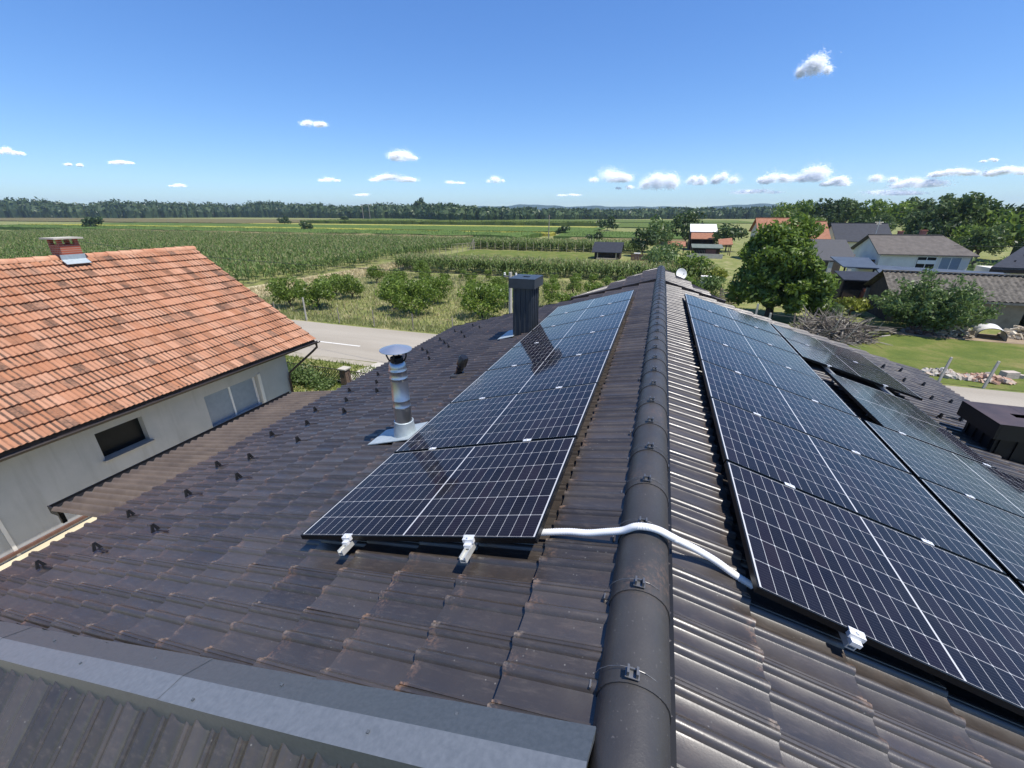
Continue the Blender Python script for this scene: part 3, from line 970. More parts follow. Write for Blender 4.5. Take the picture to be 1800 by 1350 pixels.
b.box((WX - .14, ya + .025, (za_ + zb_) / 2), (.06, .05, zb_ - za_)); b.box((WX - .14, yb - .025, (za_ + zb_) / 2), (.06, .05, zb_ - za_))
b.box((WX - .14, ym, (za_ + zb_) / 2), (.06, .05, zb_ - za_))
b.box((WX - .14, (ya + yb) / 2, zb_ - .02), (.05, yb - ya - .1, .04))
w2 = b.build('window', M['pvc_white'], nb)
w2['label'] = 'wide double window with pale grey blinds'
for y0, y1 in ((ya + .05, ym - .025), (ym + .025, yb - .05)):
    b = MB(); b.box((WX - .15, (y0 + y1) / 2, (za_ + zb_) / 2 - .02), (.02, y1 - y0, zb_ - za_ - .04)); b.build('pane', M['glass_grey'], w2)
b = MB()
b.box((WX + .01, yb + .09, (za_ + zb_) / 2), (.03, .10, zb_ - za_ + .10))
b.build('wall_trim', M['plaster_white'], nb)
b = MB()
b.box((WX + .008, 2.82, .62), (.022, .06, 1.24))
b.build('wall_trim', M['plaster_white'], nb)
b = MB(); b.box((WX + .03, 3.9, .12), (.06, 12.2, .06)); b.build('plinth_strip', simple('red_brown_strip', (.11, .055, .04), .8), nb)
# soffit, gutter, brackets, downpipe
b = MB()
b.box((NX1 - .42, 4.3, NZ1 + .04), (.75, 13.3, .03), Matrix.Rotation(.0, 3, 'Y'))
b.box((NX1 - .06, 4.3, NZ1 - .01), (.03, 13.3, .16))
for s in (0, 1):
    pass
b.build('eave_board', M['wood_dark'], nb)
b = MB()
gx, gz = NX1 + .045, NZ1 - .045
poly = [(gx + .068 * math.cos(q), gz + .068 * math.sin(q)) for q in np.linspace(math.pi, math.pi * 2, 9)] + [(gx + .060 * math.cos(q), gz + .060 * math.sin(q)) for q in np.linspace(math.pi * 2, math.pi, 9)]
b.prism(poly, -2.3, 11.12)
b.tube([(gx, 10.98, gz - .05), (gx, 10.98, gz - .20), (gx - .16, 10.90, gz - .36), (WX + .07, 10.28, gz - 1.02), (WX + .06, 10.24, gz - 1.25), (WX + .06, 10.24, .1)], .038, 10)
b.build('gutter', M['brown_metal'], nb, smooth=40)
b = MB()
for side in (1, -1):
    q = MB()
    P = [(NX0, NY1 - .05, NZ0 - .06), (NX0 + side * (NX1 - NX0), NY1 - .05, NZ1 - .06)]
    V = [(x, y + dy, z + dz) for x, y, z in P for dy in (0, .03) for dz in (0, -.14)]
    b.add(V, [(0, 1, 3, 2), (4, 6, 7, 5), (0, 4, 5, 1), (2, 3, 7, 6), (0, 2, 6, 4), (1, 5, 7, 3)])
b.build('verge_board', M['wood_dark'], nb)
# brick chimney
b = MB()
b.box((-16.1, 7.47, ZC - 1.20), (.50, .46, .72)); 
nch = b.build('chimney', M['brick'], nb)
b = MB()
for sx in (-1, 1):
    for sy in (-1, 1): b.box((-16.1 + sx * .2, 7.47 + sy * .18, ZC - .765), (.09, .09, .15))
b.build('chimney_pier', M['brick'], nch)
b = MB(); b.box((-16.1, 7.47, ZC - .67), (.66, .66, .04)); b.build('chimney_slab', M['concrete'], nch)
b = MB(); b.box((-15.74, 7.44, ZC - 1.29), (.22, .56, .02), Matrix.Rotation(.56, 3, 'Y')); b.box((-15.83, 7.44, ZC - 1.18), (.02, .56, .16)); b.build('chimney_flashing', M['galv'], nch)
b = MB()
b.box((-15.2, 4.55, ZC - .75), (.12, .12, 1.7), Matrix.Rotation(-.12, 3, 'X'))
tag(b.build('wooden_post', M['wood_grey']), 'grey leaning wooden post rising behind the orange roof at the left edge', 'post')
pst = bpy.data.objects['wooden_post']; pst.location = (-19.2, 5.55, 2.2); pst.scale = (1.3, 1.3, 2.0)

# ================================================================== GROUND, ROAD, FIELDS
def sheet(name, pts, z, mat, label, cat, kind='structure'):
    V = [(x, y, z) for x, y in pts]
    return tag(obj(name, V, [tuple(range(len(V)))], mat), label, cat, None, kind)
g = tag(obj('ground', [(-4200, -60, 0), (4200, -60, 0), (4200, 4200, 0), (-4200, 4200, 0)], [(0, 1, 2, 3)], M['grass']), 'green meadow ground reaching to the horizon', 'ground', None, 'structure')
b = MB()
N = 60
xs_ = np.linspace(-220, 220, 111)
V = []
for x in xs_:
    V += [(x, 15.45 + .10 * math.sin(x * .9) + .05 * math.sin(x * 2.7), .012), (x, 20.85 + .06 * math.sin(x * 1.3), .012)]
tag(obj('road', V, [(2 * i, 2 * i + 2, 2 * i + 3, 2 * i + 1) for i in range(len(xs_) - 1)], M['asphalt']), 'pale asphalt village road crossing behind the house', 'road', None, 'structure')
b = MB()
for x in np.arange(-59.6, 60, 6.9):
    b.add([(x, 17.33, .018), (x + 3.5, 17.33, .018), (x + 3.5, 17.45, .018), (x, 17.45, .018)], [(0, 1, 2, 3)])
tag(b.build('road_marking', M['paint']), 'white dashed centre line on the road', 'road marking', None, 'structure')
sheet('gravel_shoulder', [(-200, 14.9), (200, 14.9), (200, 15.42), (-200, 15.42)], .008, mottled('gravel', (.26, .23, .17), (.38, .34, .26), 3, .95), 'strip of pale gravel along the near road edge', 'gravel')
sheet('yard', [(-12, -6), (-5.0, -6), (-5.0, 9.0), (-12, 9.0)], .010, mottled('pale_yard', (.50, .44, .30), (.62, .56, .40), 1.5, .95), 'pale sunlit concrete yard between the houses', 'yard')
sheet('driveway', [(-12.6, 12.9), (-10.3, 12.5), (-8.8, 15.5), (-12.2, 15.5)], .016, M['concrete'], 'pale concrete driveway apron between garden gate and road', 'driveway')
sheet('lawn', [(6.5, 21.1), (70, 21.1), (70, 29.6), (6.5, 31.2)], .012, M['lawn'], 'mown lawn behind the wire fence on the right', 'lawn')
sheet('dirt_path', [(13.5, 29.7), (60, 28.2), (60, 31.6), (15.5, 31.6)], .020, M['soil'], 'strip of bare pale earth beside the long barn', 'path')
sheet('field_path', [(-37.6, 26), (-31.4, 26), (-30.8, 47), (-28.6, 58), (-33.4, 58), (-36.6, 47)], .02, M['dry'], 'dry straw coloured track between maize and orchard', 'path')
sheet('garden_lawn', [(-33, 52.5), (-4.5, 52.5), (-4.5, 64), (-9.5, 64), (-9.5, 76.8), (-35, 76.8)], .02, M['lawn'], 'fenced rectangle of green lawn among the maize', 'lawn')

def blades(n, area, hmin, hmax, wid, z=0., seed=0, lean=.35, clump=None):
    """upright triangles scattered in a polygon box"""
    rg = np.random.default_rng(seed)
    x0, y0, x1, y1 = area
    X = rg.uniform(x0, x1, n); Y = rg.uniform(y0, y1, n)
    if clump:
        keep = np.array([clump(x, y) for x, y in zip(X, Y)])
        X, Y = X[keep], Y[keep]; n = len(X)
    H = rg.uniform(hmin, hmax, n); A = rg.uniform(0, 2 * math.pi, n); Wd = wid * rg.uniform(.6, 1.4, n)
    lx, ly = rg.normal(0, lean, n) * H, rg.normal(0, lean, n) * H
    B = np.stack([X, Y, np.full(n, z)], 1)
    D = np.stack([np.cos(A) * Wd / 2, np.sin(A) * Wd / 2, np.zeros(n)], 1)
    T = B + np.stack([lx, ly, H], 1)
    V = np.stack([B - D, B + D, T], 1).reshape(-1, 3)
    return V, np.arange(3 * n).reshape(-1, 3)
def stuff(name, V, F, mat, label, cat, mi=None):
    return tag(obj(name, V, F, mat, mi=mi), label, cat, None, 'stuff')
V, F = blades(20000, (-32, 22.3, 6, 43.2), .10, .36, .07, 0, 22)
V2, F2 = blades(9000, (-34, 21.0, 8, 22.4), .08, .28, .05, 0, 23)
stuff('long_grass', np.vstack([V, V2]), np.vstack([F, F2 + len(V)]), M['g_tall'], 'long uncut grass under the orchard trees', 'grass')
V, F = blades(15000, (-32, 22.0, 6, 43.0), .08, .35, .06, 0, 27)
stuff('straw_grass', V, F, M['g_dry'], 'straw coloured dry grass between the orchard trees', 'grass')
V, F = blades(9000, (-18, 10.8, -5, 14.9), .05, .20, .05, 0, 24)
stuff('garden_grass', V, F, M['g_cut'], 'bright garden grass between hedge and road on the left', 'grass')
V, F = blades(5200, (-36.2, 26, -30.5, 57), .10, .45, .10, 0, 25)
stuff('dry_grass', V, F, M['g_dry'], 'dry straw coloured grass on the track by the maize', 'grass')

def maize(n, area, h, seed, clump=None, z=0., spread=1., step=None):
    rg = np.random.default_rng(seed)
    x0, y0, x1, y1 = area
    X = rg.uniform(x0, x1, n); Y = rg.uniform(y0, y1, n)
    Y = np.round(Y / .75) * .75 + rg.normal(0, .06, n)
    if clump:
        keep = np.array([clump(x, y) for x, y in zip(X, Y)], bool)
        X, Y = X[keep], Y[keep]; n = len(X)
    H = h * rg.uniform(.85, 1.1, n)
    VV, FF, MI = [], [], []
    off = 0
    for k in range(5):
        A = rg.uniform(0, 2 * math.pi, n)
        zb = H * (.30 + .13 * k)
        L = spread * rg.uniform(.45, .85, n)
        wv = .045 * spread
        dx, dy = np.cos(A), np.sin(A)
        B = np.stack([X, Y, zb + z], 1)
        Mm = B + np.stack([dx * L * .5, dy * L * .5, L * .45], 1)
        T = B + np.stack([dx * L, dy * L, L * .12], 1)
        S = np.stack([-dy * wv, dx * wv, np.zeros(n)], 1)
        VV.append(np.stack([B - S * .6, B + S * .6, Mm + S, T, Mm - S], 1).reshape(-1, 3))
        i = np.arange(n)[:, None] * 5 + off
        FF += (i + np.array([0, 1, 2])).tolist() + (i + np.array([0, 2, 4])).tolist() + (i + np.array([4, 2, 3])).tolist()
        MI += [0] * (3 * n)
        off += 5 * n
    B = np.stack([X, Y, H * .2 + z], 1); w = .03
    T = np.stack([X + rg.normal(0, .03, n), Y + rg.normal(0, .03, n), H + z], 1)
    VV.append(np.stack([B + [-w, 0, 0], B + [w, 0, 0], T], 1).reshape(-1, 3))
    FF += (np.arange(n)[:, None] * 3 + off + np.array([0, 1, 2])).tolist(); MI += [0] * n
    off += 3 * n
    B = np.stack([X, Y, H * .93 + z], 1)
    for a in range(2):
        D = np.stack([rg.normal(0, .09, n), rg.normal(0, .09, n), rg.uniform(.18, .34, n)], 1)
        S = np.array([.022, .015, 0]) * spread
        VV.append(np.stack([B - S, B + S, B + D], 1).reshape(-1, 3))
        FF += (np.arange(n)[:, None] * 3 + off + np.array([0, 1, 2])).tolist(); MI += [1] * n
        off += 3 * n
    return np.vstack(VV), FF, MI
edge_x = lambda y: -37.4 + .3 * math.sin(y * .7)
V, F, MI = maize(19000, (-190, 27, -37.2, 90), 1.7, 31, lambda x, y: x < edge_x(y) and y < 92 and x > -38 - (y + 4) * 1.9 - 10, spread=1.25)
stuff('maize_field', V, F, [M['corn'], M['tassel']], 'big field of tall dark green maize beyond the orange roof', 'maize', MI)
V, F, MI = maize(1500, (-31.5, 45.2, 5.5, 49.6), 1.7, 32, spread=1.1)
stuff('maize_strip', V, F, [M['corn2'], M['tassel']], 'strip of maize with pale tassels behind the orchard', 'maize', MI)
V, F, MI = maize(1500, (-36, 78.0, -3, 86), 1.8, 33, spread=1.4)
stuff('maize_plot', V, F, [M['corn2'], M['tassel']], 'maize plot behind the fenced lawn and dark shed', 'maize', MI)
def crop(name, x0, y0, x1, y1, h, a, c, n, label, cat='field', wid=.6):
    """a far crop strip: bumpy top and tufts, one object"""
    rg = np.random.default_rng(int(abs(x0 * 7 + y0 * 13)))
    t = leafmat(name + '_leaves', a, c, .25)
    nx2, ny2 = max(2, int((x1 - x0) / 4)), max(2, int((y1 - y0) / 3))
    X, Y = np.meshgrid(np.linspace(x0, x1, nx2), np.linspace(y0, y1, ny2), indexing='ij')
    Z = h * .8 + rg.normal(0, .07 * h, X.shape)
    Y = Y + rg.normal(0, .3, X.shape)
    V = np.stack([X, Y, Z], -1).reshape(-1, 3)
    F = [(i * ny2 + j, (i + 1) * ny2 + j, (i + 1) * ny2 + j + 1, i * ny2 + j + 1) for i in range(nx2 - 1) for j in range(ny2 - 1)]
    m = len(V)
    low = V.copy(); low[:, 2] = 0
    V = np.vstack([V, low])
    F += [(i * ny2, m + i * ny2, m + (i + 1) * ny2, (i + 1) * ny2) for i in range(nx2 - 1)]
    F += [((nx2 - 1) * ny2 + j, m + (nx2 - 1) * ny2 + j, m + (nx2 - 1) * ny2 + j + 1, (nx2 - 1) * ny2 + j + 1) for j in range(ny2 - 1)]
    V2, F2 = blades(n, (x0, y0, x1, y1), h * .7, h * 1.15, wid, 0, int(abs(x0 + y0)), .2)
    F = F + (F2 + len(V)).tolist()
    return stuff(name, np.vstack([V, V2]), F, t, label, cat)
BR = ((.22, .19, .085), (.36, .30, .15)); DG = ((.080, .150, .034), (.16, .225, .060)); YE = ((.40, .39, .07), (.58, .54, .14)); MG = ((.12, .175, .045), (.22, .26, .08)); TA = ((.20, .175, .085), (.32, .275, .14))
crop('ripening_crop', -190, 93, -46, 103, 1.3, *BR, 5000, 'brownish ripening crop strip beyond the maize')
crop('green_crop', -300, 104, -34, 127, 1.5, *DG, 8000, 'dark green crop strip in the middle distance')
crop('sunflower_crop', -95, 128, -32, 136, 1.1, *YE, 3500, 'narrow bright yellow flowering crop strip, the nearer one')
crop('yellow_crop', -330, 138, -100, 146, 1.1, *YE, 4000, 'long bright yellow crop strip on the left of the fields')
crop('beet_crop', -330, 150, -24, 196, .7, *DG, 8000, 'wide green root crop field in the distance')
crop('stubble_crop', -250, 200, -30, 213, .5, *YE, 4000, 'pale yellow stubble strip in the distance')
crop('vine_crop', -230, 232, -28, 262, 2.2, (.06, .10, .02), (.16, .20, .04), 6000, 'yellow green vine rows below the far forest', wid=1.2)
crop('tan_crop', -760, 205, -240, 330, .8, *TA, 9000, 'tan grain field in front of the far forest', wid=1.2)
crop('flat_crop', -26, 210, 30, 300, .6, *MG, 3000, 'light green far field left of the big walnut tree')
crop('pale_crop', -22, 100, 14, 112, .9, *BR, 2000, 'pale strip of dry crop behind the dark field shed')
crop('leafy_crop', -28, 116, 12, 150, 1.0, *DG, 3500, 'leafy green plot behind the field shed')
crop('far_crop', -300, 320, 60, 420, .6, *MG, 5000, 'thin light green far field under the forest edge', wid=1.5)

# ------------------------------------------------------------------ trees
def leaf_quads(P, Nn, size, rg, flat=.5):
    n = len(P)
    D = rg.normal(0, 1, (n, 3)); D /= np.linalg.norm(D, axis=1)[:, None]
    Nq = Nn * (1 - flat) + D * flat
    Nq /= np.linalg.norm(Nq, axis=1)[:, None] + 1e-9
    a = rg.normal(0, 1, (n, 3))
    T = np.cross(Nq, a); T /= np.linalg.norm(T, axis=1)[:, None] + 1e-9
    B = np.cross(Nq, T)
    s = size * rg.uniform(.6, 1.35, n)[:, None]
    V = np.stack([P - T * s, P - B * s * .42, P + T * s, P + B * s * .42], 1).reshape(-1, 3)
    return V, np.arange(4 * n).reshape(-1, 4)
def crown(seed, rx, ry, rz, cz, nl, n, leaf, lump=(.26, .42), bot=-.5, shell=.75, wild=.15):
    rg = np.random.default_rng(seed)
    C, Rr = [], []
    while len(C) < nl:
        d = rg.normal(0, 1, 3); d /= np.linalg.norm(d)
        if d[2] < bot: continue
        k = rg.uniform(.45, .88)
        C.append(d * k * np.array([rx, ry, rz]) + np.array([0, 0, cz])); Rr.append(rg.uniform(*lump) * (rx + ry + rz) / 3 * (1.15 - .3 * k))
    C = np.array(C); Rr = np.array(Rr)
    w = Rr ** 2; idx = rg.choice(nl, n, p=w / w.sum())
    d = rg.normal(0, 1, (n, 3)); d /= np.linalg.norm(d, axis=1)[:, None]
    r = Rr[idx] * (shell + (1 - shell) * rg.uniform(0, 1, n)) * (1 + rg.normal(0, wild, n))
    P = C[idx] + d * r[:, None] * np.array([1, 1, .85])
    P[:, 2] = np.maximum(P[:, 2], .1)
    return leaf_quads(P, d, leaf, rg), C
def trunk_mesh(h, r, C, rg, nlimb=6):
    b = MB()
    top = Vector((rg.normal(0, .1), rg.normal(0, .1), h))
    b.tube([(0, 0, -.1), (rg.normal(0, .04), rg.normal(0, .04), h * .5), top], [r * 1.25, r, r * .8], 8)
    for i in range(min(nlimb, len(C))):
        c = Vector(C[int(rg.integers(len(C)))])
        m = (top * .6 + c * .4) + Vector((0, 0, -.1))
        b.tube([top * rg.uniform(.7, 1.), m, c], [r * .6, r * .4, r * .12], 6)
    return b
def make_tree(name, loc, label, cat, group, seed, rx, ry, rz, cz, nl, n, leaf, mat, th, tr, **k):
    root = empty(name, loc, label, cat, group)
    (V, F), C = crown(seed, rx, ry, rz, cz, nl, n, leaf, **k)
    rg = np.random.default_rng(seed + 1)
    obj('crown', V, F, mat, root, local=True)
    trunk_mesh(th, tr, C, rg).build('trunk', M['bark'], root, local=True)
    return root
wt = empty('walnut_tree', (7.8, 32.6, 0), 'big leafy walnut tree standing alone by the lawn, left of the grey house', 'tree')
WV, WF, wo = [], [], 0
for sd, ox, oy, rx, ry, rz, cz, nl, n in ((41, .1, 0, 2.3, 2.3, 2.5, 4.1, 46, 9000), (42, -1.5, -.3, 1.7, 1.8, 1.9, 2.3, 30, 5200), (43, 1.5, -.4, 1.75, 1.8, 2.0, 2.4, 32, 5600), (44, .1, -1.3, 1.9, 1.3, 1.6, 1.9, 26, 4200), (45, 1.0, .2, 1.5, 1.5, 1.6, 4.0, 20, 3000), (46, -1.1, .2, 1.4, 1.4, 1.5, 4.3, 18, 2600)):
    (V, F), C = crown(sd, rx, ry, rz, cz, nl, n, .165, lump=(.22, .38), bot=-.9, shell=.62, wild=.2)
    WV.append(V + np.array([ox, oy, 0])); WF.append(F + wo); wo += len(V)
obj('crown', np.vstack(WV), np.vstack(WF), M['leaf_walnut'], wt, local=True)
trunk_mesh(2.0, .22, C, np.random.default_rng(47)).build('trunk', M['bark'], wt, local=True)
# orchard: three master trees copied
def master(seed, rx, rz, cz, n, leaf, th):
    return make_tree('fruit_tree', (0, 0, 0), 'x', 'tree', 'fruit trees in the orchard', seed, rx, rx, rz, cz, 16, n, leaf, M['leaf_fruit'], th, .07, lump=(.32, .5), bot=-.75)
masters = [master(51, 1.7, 1.15, 1.45, 2600, .12, .5), master(52, 1.5, 1.2, 1.5, 2300, .12, .5), master(53, 1.0, 1.15, 1.45, 1200, .11, .6)]
mused = [False] * 3
def put(masters, mused, k, x, y, s, rot, label):
    o = copy_tree(masters[k]) if mused[k] else masters[k]
    mused[k] = True
    o.location = (x, y, 0); o.rotation_euler = (0, 0, rot); o.scale = (s, s, s * RNG.uniform(.9, 1.1))
    o['label'] = label
ROWS = {'front row': [(-26.3, 24.1, 0, .95), (-23.9, 24.4, 0, 1.05), (-18.2, 25.8, 1, .9), (-15.9, 24.7, 0, 1.1), (-11.0, 25.6, 0, 1.15), (-5.2, 26.0, 2, .9), (-2.0, 26.2, 1, .9)],
        'second row': [(-26.2, 29.0, 1, .9), (-24.0, 28.4, 0, .95), (-20.8, 29.6, 1, 1.0), (-16.4, 28.6, 0, 1.05), (-13.4, 29.4, 2, .9), (-10.6, 29.6, 1, .9), (-7.4, 30.2, 2, .95), (-4.2, 30.4, 2, 1.)],
        'third row': [(-27.0, 35.8, 1, 1.0), (-24.0, 34.6, 0, 1.05), (-20.9, 35.4, 2, 1.0), (-18.4, 34.4, 2, .95), (-16.2, 35.3, 2, .9), (-13.2, 34.6, 1, .85), (-11.0, 35.7, 2, 1.05), (-8.6, 36.0, 2, .9), (-6.6, 35.5, 2, 1.0), (-4.0, 36.4, 2, .95), (-1.8, 35.4, 1, .9)],
        'back row': [(-24.4, 40.5, 1, 1.1), (-19.4, 40.4, 2, .85), (-16.6, 40.8, 2, .8), (-14.2, 39.5, 2, .9), (-12.0, 41.0, 2, .9), (-9.6, 40.6, 2, .85), (-7.4, 41.2, 2, .9), (-5.4, 39.2, 2, .95), (-3.0, 40.4, 2, .9)]}
for rn, L in ROWS.items():
    n = len(L)
    for i, (x, y, k, s) in enumerate(L):
        s *= {'front row': .88, 'second row': .76, 'third row': .68, 'back row': .58}[rn]
        where = 'at the left end' if i == 0 else 'at the right end' if i == n - 1 else ORD[i] + ' from the left'
        put(masters, mused, k, x, y, s, RNG.uniform(0, 6.28), 'small leafy fruit tree in the %s of the orchard, %s' % (rn, where))
# bushes out in the fields
bm_ = make_tree('field_bush', (0, 0, 0), 'x', 'bush', 'lone bushes in the fields', 61, 2.6, 2.4, 1.6, 1.5, 14, 700, .35, M['leaf_dark'], .8, .08)
bu = [False]
for x, y, s, lab in ((-232, 120, 1.7, 'wide dark bush in the fields behind the brick chimney'), (-213, 203, 1.5, 'dark bush before the tan grain field, left of the far pylon'), (-226, 215, 1.0, 'small low bush on the tan field edge'), (-234, 281, 1.4, 'round dark bush standing alone before the far forest'), (-133, 137, 1.1, 'low dark bush breaking the yellow strip'),
                    (-21, 178, 1.7, 'dark bush clump in the fields above the dark shed'), (-29, 132, 1.0, 'brownish bush left of the lone field pole'), (-14, 98, .9, 'small bush right of the field pole, above the maize plot')):
    o = copy_tree(bm_) if bu[0] else bm_
    bu[0] = True
    o.location = (x, y, 0); o.scale = (s, s, s * .95); o.rotation_euler = (0, 0, RNG.uniform(0, 6)); o['label'] = lab
# shrubs and trees on the right, each its own
SH = [('garden_tree', (-2.6, 74), 'dark conical tree right of the dark field shed', 2.2, 2.2, 2.2, 2.3, 900, .30, 'leaf_dark'),
      ('garden_tree', (-.4, 82), 'round light green tree behind the orange roofed shed', 2.8, 2.6, 2.5, 3.4, 900, .32, 'leaf_bush'),
      ('garden_tree', (5.0, 100), 'dark tree directly behind the white roofed barn', 4.0, 3.5, 3.6, 4.0, 1100, .40, 'leaf_dark'),
      ('garden_tree', (11.5, 88), 'dark tree at the right end of the white roofed barn', 2.6, 2.6, 2.3, 3.0, 900, .34, 'leaf_dark'),
      ('garden_shrub', (1.2, 66), 'leafy shrub below the orange roofed shed', 2.4, 2.0, 1.4, 1.3, 700, .26, 'leaf_bush'),
      ('garden_shrub', (.2, 50), 'bushy shrub just beyond the tip of the ridge', 1.9, 1.8, 1.5, 1.7, 900, .20, 'leaf_bush'),
      ('garden_shrub', (3.2, 47), 'broad green shrub behind the satellite dish', 2.2, 1.8, 1.4, 1.5, 1100, .19, 'leaf_walnut'),
      ('garden_shrub', (4.3, 38.5), 'low shrub between ridge and wooden pallet fence', 1.5, 1.3, .9, .9, 800, .16, 'leaf_bush'),
      ('garden_shrub', (2.2, 36.5), 'dense shrub touching the roof edge right of the ridge', 1.6, 1.3, 1.0, 1.0, 800, .16, 'leaf_walnut'),
      ('yellow_shrub', (5.6, 45.5), 'yellow green shrub left of the big walnut tree', 1.3, 1.0, .8, .8, 600, .16, 'leaf_yellow'),
      ('yellow_shrub', (13.2, 34.6), 'bright yellow green bush between walnut and feathery bush', 1.0, .8, .6, .75, 700, .12, 'leaf_yellow'),
      ('yellow_shrub', (11.9, 34.0), 'low light green shrub in front of the dark shed', .9, .7, .45, .5, 500, .12, 'leaf_bush'),
      ('garden_shrub', (10.9, 32.2), 'dark shrub at the right foot of the walnut tree', .9, .8, .6, .6, 500, .13, 'leaf_dark'),
      ('garden_tree', (17.8, 70), 'leafy tree in front of the orange roofs', 2.2, 2.0, 2.0, 2.3, 800, .30, 'leaf_wood')]
for i, (nm, (x, y), lab, rx, ry, rz, cz, n, lf, mt) in enumerate(SH):
    make_tree(nm, (x, y, 0), lab, 'tree' if 'tree' in nm else 'shrub', None, 70 + i, rx, ry, rz, cz, 18, n, lf, M[mt], max(.4, cz - rz * .7), .06 + .02 * rx, lump=(.3, .48), bot=-.6)
# feathery bush: upright shoots carrying small leaves
def feathery(loc, label):
    rg = np.random.default_rng(90)
    root = empty('feathery_bush', loc, label, 'bush')
    P, D = [], []
    st = MB()
    for i in range(150):
        a = rg.uniform(0, 2 * math.pi); t_ = rg.uniform(.1, 1.) ** .6
        L = rg.uniform(2.4, 3.9) * (1.1 - .32 * t_)
        d = Vector((math.cos(a) * t_ * .95 + .10, math.sin(a) * t_ * .8, 1.05 - .55 * t_)).normalized()
        base = Vector((math.cos(a), math.sin(a), 0)) * .35 * t_
        tip = base + d * L
        ctl = base + d * L * .5 + Vector((0, 0, .12 * L))
        st.tube([base, ctl, tip], [.02, .012, .004], 4)
        for k in range(70):
            s = rg.uniform(.18, 1.) ** .8
            p = base * (1 - s) ** 2 + ctl * 2 * s * (1 - s) + tip * s * s
            w = .30 * (1 - s) + .10
            P.append(np.array(p) + rg.normal(0, w, 3) * np.array([1, 1, .7])); D.append(np.array(d) + rg.normal(0, .4, 3))
    P = np.array(P); D = np.array(D); P[:, 2] = np.maximum(P[:, 2], .05)
    V, F = leaf_quads(P, D / np.linalg.norm(D, axis=1)[:, None], .12, rg, .7)
    obj('crown', V, F, M['leaf_bush'], root, local=True)
    st.build('stems', M['bark'], root, local=True)
feathery((15.75, 31.3, 0), 'wide feathery bush with upright shoots in front of the long barn')
# trees behind the right hand houses
tk = [make_tree('woodland_tree', (0, 0, 0), 'x', 'tree', 'trees behind the right hand houses', 101 + i, *(a)) for i, a in enumerate([
    (4.6, 4.2, 4.2, 5.4, 30, 2200, .42, M['leaf_wood'], 4., .3), (4.0, 4.0, 4.8, 5.2, 28, 2000, .42, M['leaf_dark'], 4., .3), (5.2, 4.6, 3.8, 5.0, 34, 2300, .44, M['leaf_walnut'], 3.5, .3)])]
tu = [False] * 3
def wood(k, x, y, s, lab, sz=1.):
    o = copy_tree(tk[k]) if tu[k] else tk[k]
    tu[k] = True
    s *= 1.10
    o.location = (x, y, 0); o.scale = (s, s, s * sz); o.rotation_euler = (0, 0, RNG.uniform(0, 6)); o['label'] = lab
wood(2, 33.5, 140, 1.04, 'broad green tree right above the orange roof, leftmost of the line behind the houses')
wood(1, 40, 138, .98, 'dark tree between two broad ones, second in the line behind the houses')
wood(0, 46.5, 142, .98, 'tree third in the line behind the houses, above the dark blue roof')
wood(2, 53.5, 140, 1.05, 'tallest broad tree in the line, above the grey house ridge')
wood(0, 61, 141, .98, 'green tree above the right half of the grey house roof')
wood(1, 67, 138, .95, 'dark tree closing the line of trees on the right')
wood(2, 36.5, 132, .6, 'low tree filling the gap behind the orange roof')
wood(0, 50, 130, .62, 'low tree just behind the dark blue roof')
wood(2, 57.5, 130, .6, 'low rounded tree behind the chimney of the grey house')
wood(1, 39.5, 86, .78, 'dark tree left of the lamp post, behind the grey house')
wood(0, 44.5, 88, .90, 'tall tree directly behind the leaning lamp post')
wood(1, 49.6, 84, .86, 'tall dark tree right of the lamp post near the picture edge')
wood(2, 47.5, 80, .8, 'lower broad tree right behind the lamp post')
wood(1, 54.5, 82, .86, 'dark tree at the right picture edge')
wood(2, 42, 79, .55, 'low dark tree left of the foot of the lamp post')
wood(0, 52, 76, .62, 'low tree above the dark roof corner at the right edge')
wood(2, 58, 78, .85, 'broad dark tree outside the right edge of the lamp post group')
wood(0, 39, 72, .50, 'low leafy tree right of the grey house, in front of the dark trees')
wood(1, 43.5, 70, .48, 'low dark tree between grey house and lamp post')
wood(2, 49, 69, .55, 'low broad tree in front of the dark trees, right of the lamp post')
wood(0, 55, 70, .60, 'leafy tree at the right edge above the slate roof corner')
wood(1, 33, 92, .62, 'dark tree behind the right end of the grey house roof')
wood(2, 27.5, 96, .60, 'leafy tree peeping between the blue roof and the grey roof')
wood(0, 62, 120, .80, 'tree in the gap right of the grey house chimney')
hgx = np.random.default_rng(330)
P = np.stack([hgx.uniform(29, 46, 5200), 58 + hgx.normal(0, .55, 5200), np.abs(hgx.normal(.8, .5, 5200)) + .05], 1)
V, F = leaf_quads(P, np.tile([0, -.4, 1.], (5200, 1)), .17, hgx, .8)
tag(obj('hedge', V, F, M['leaf_bush']), 'sunny green hedge right of the grey house below the lamp post', 'hedge')
# tall open-crowned tree
make_tree('slender_tree', (42.6, 90, 0), 'slender open crowned tree standing above the dark trees on the right', 'tree', None, 120, 2.0, 2.0, 4.4, 5.6, 16, 520, .4, M['leaf_wood'], 6.5, .2, lump=(.2, .3))
make_tree('round_tree', (-253, 430, 0), 'round dark tree topping the far forest skyline near the middle', 'tree', None, 121, 9, 9, 9, 12.5, 24, 900, 1.6, M['forest'], 5, .5)
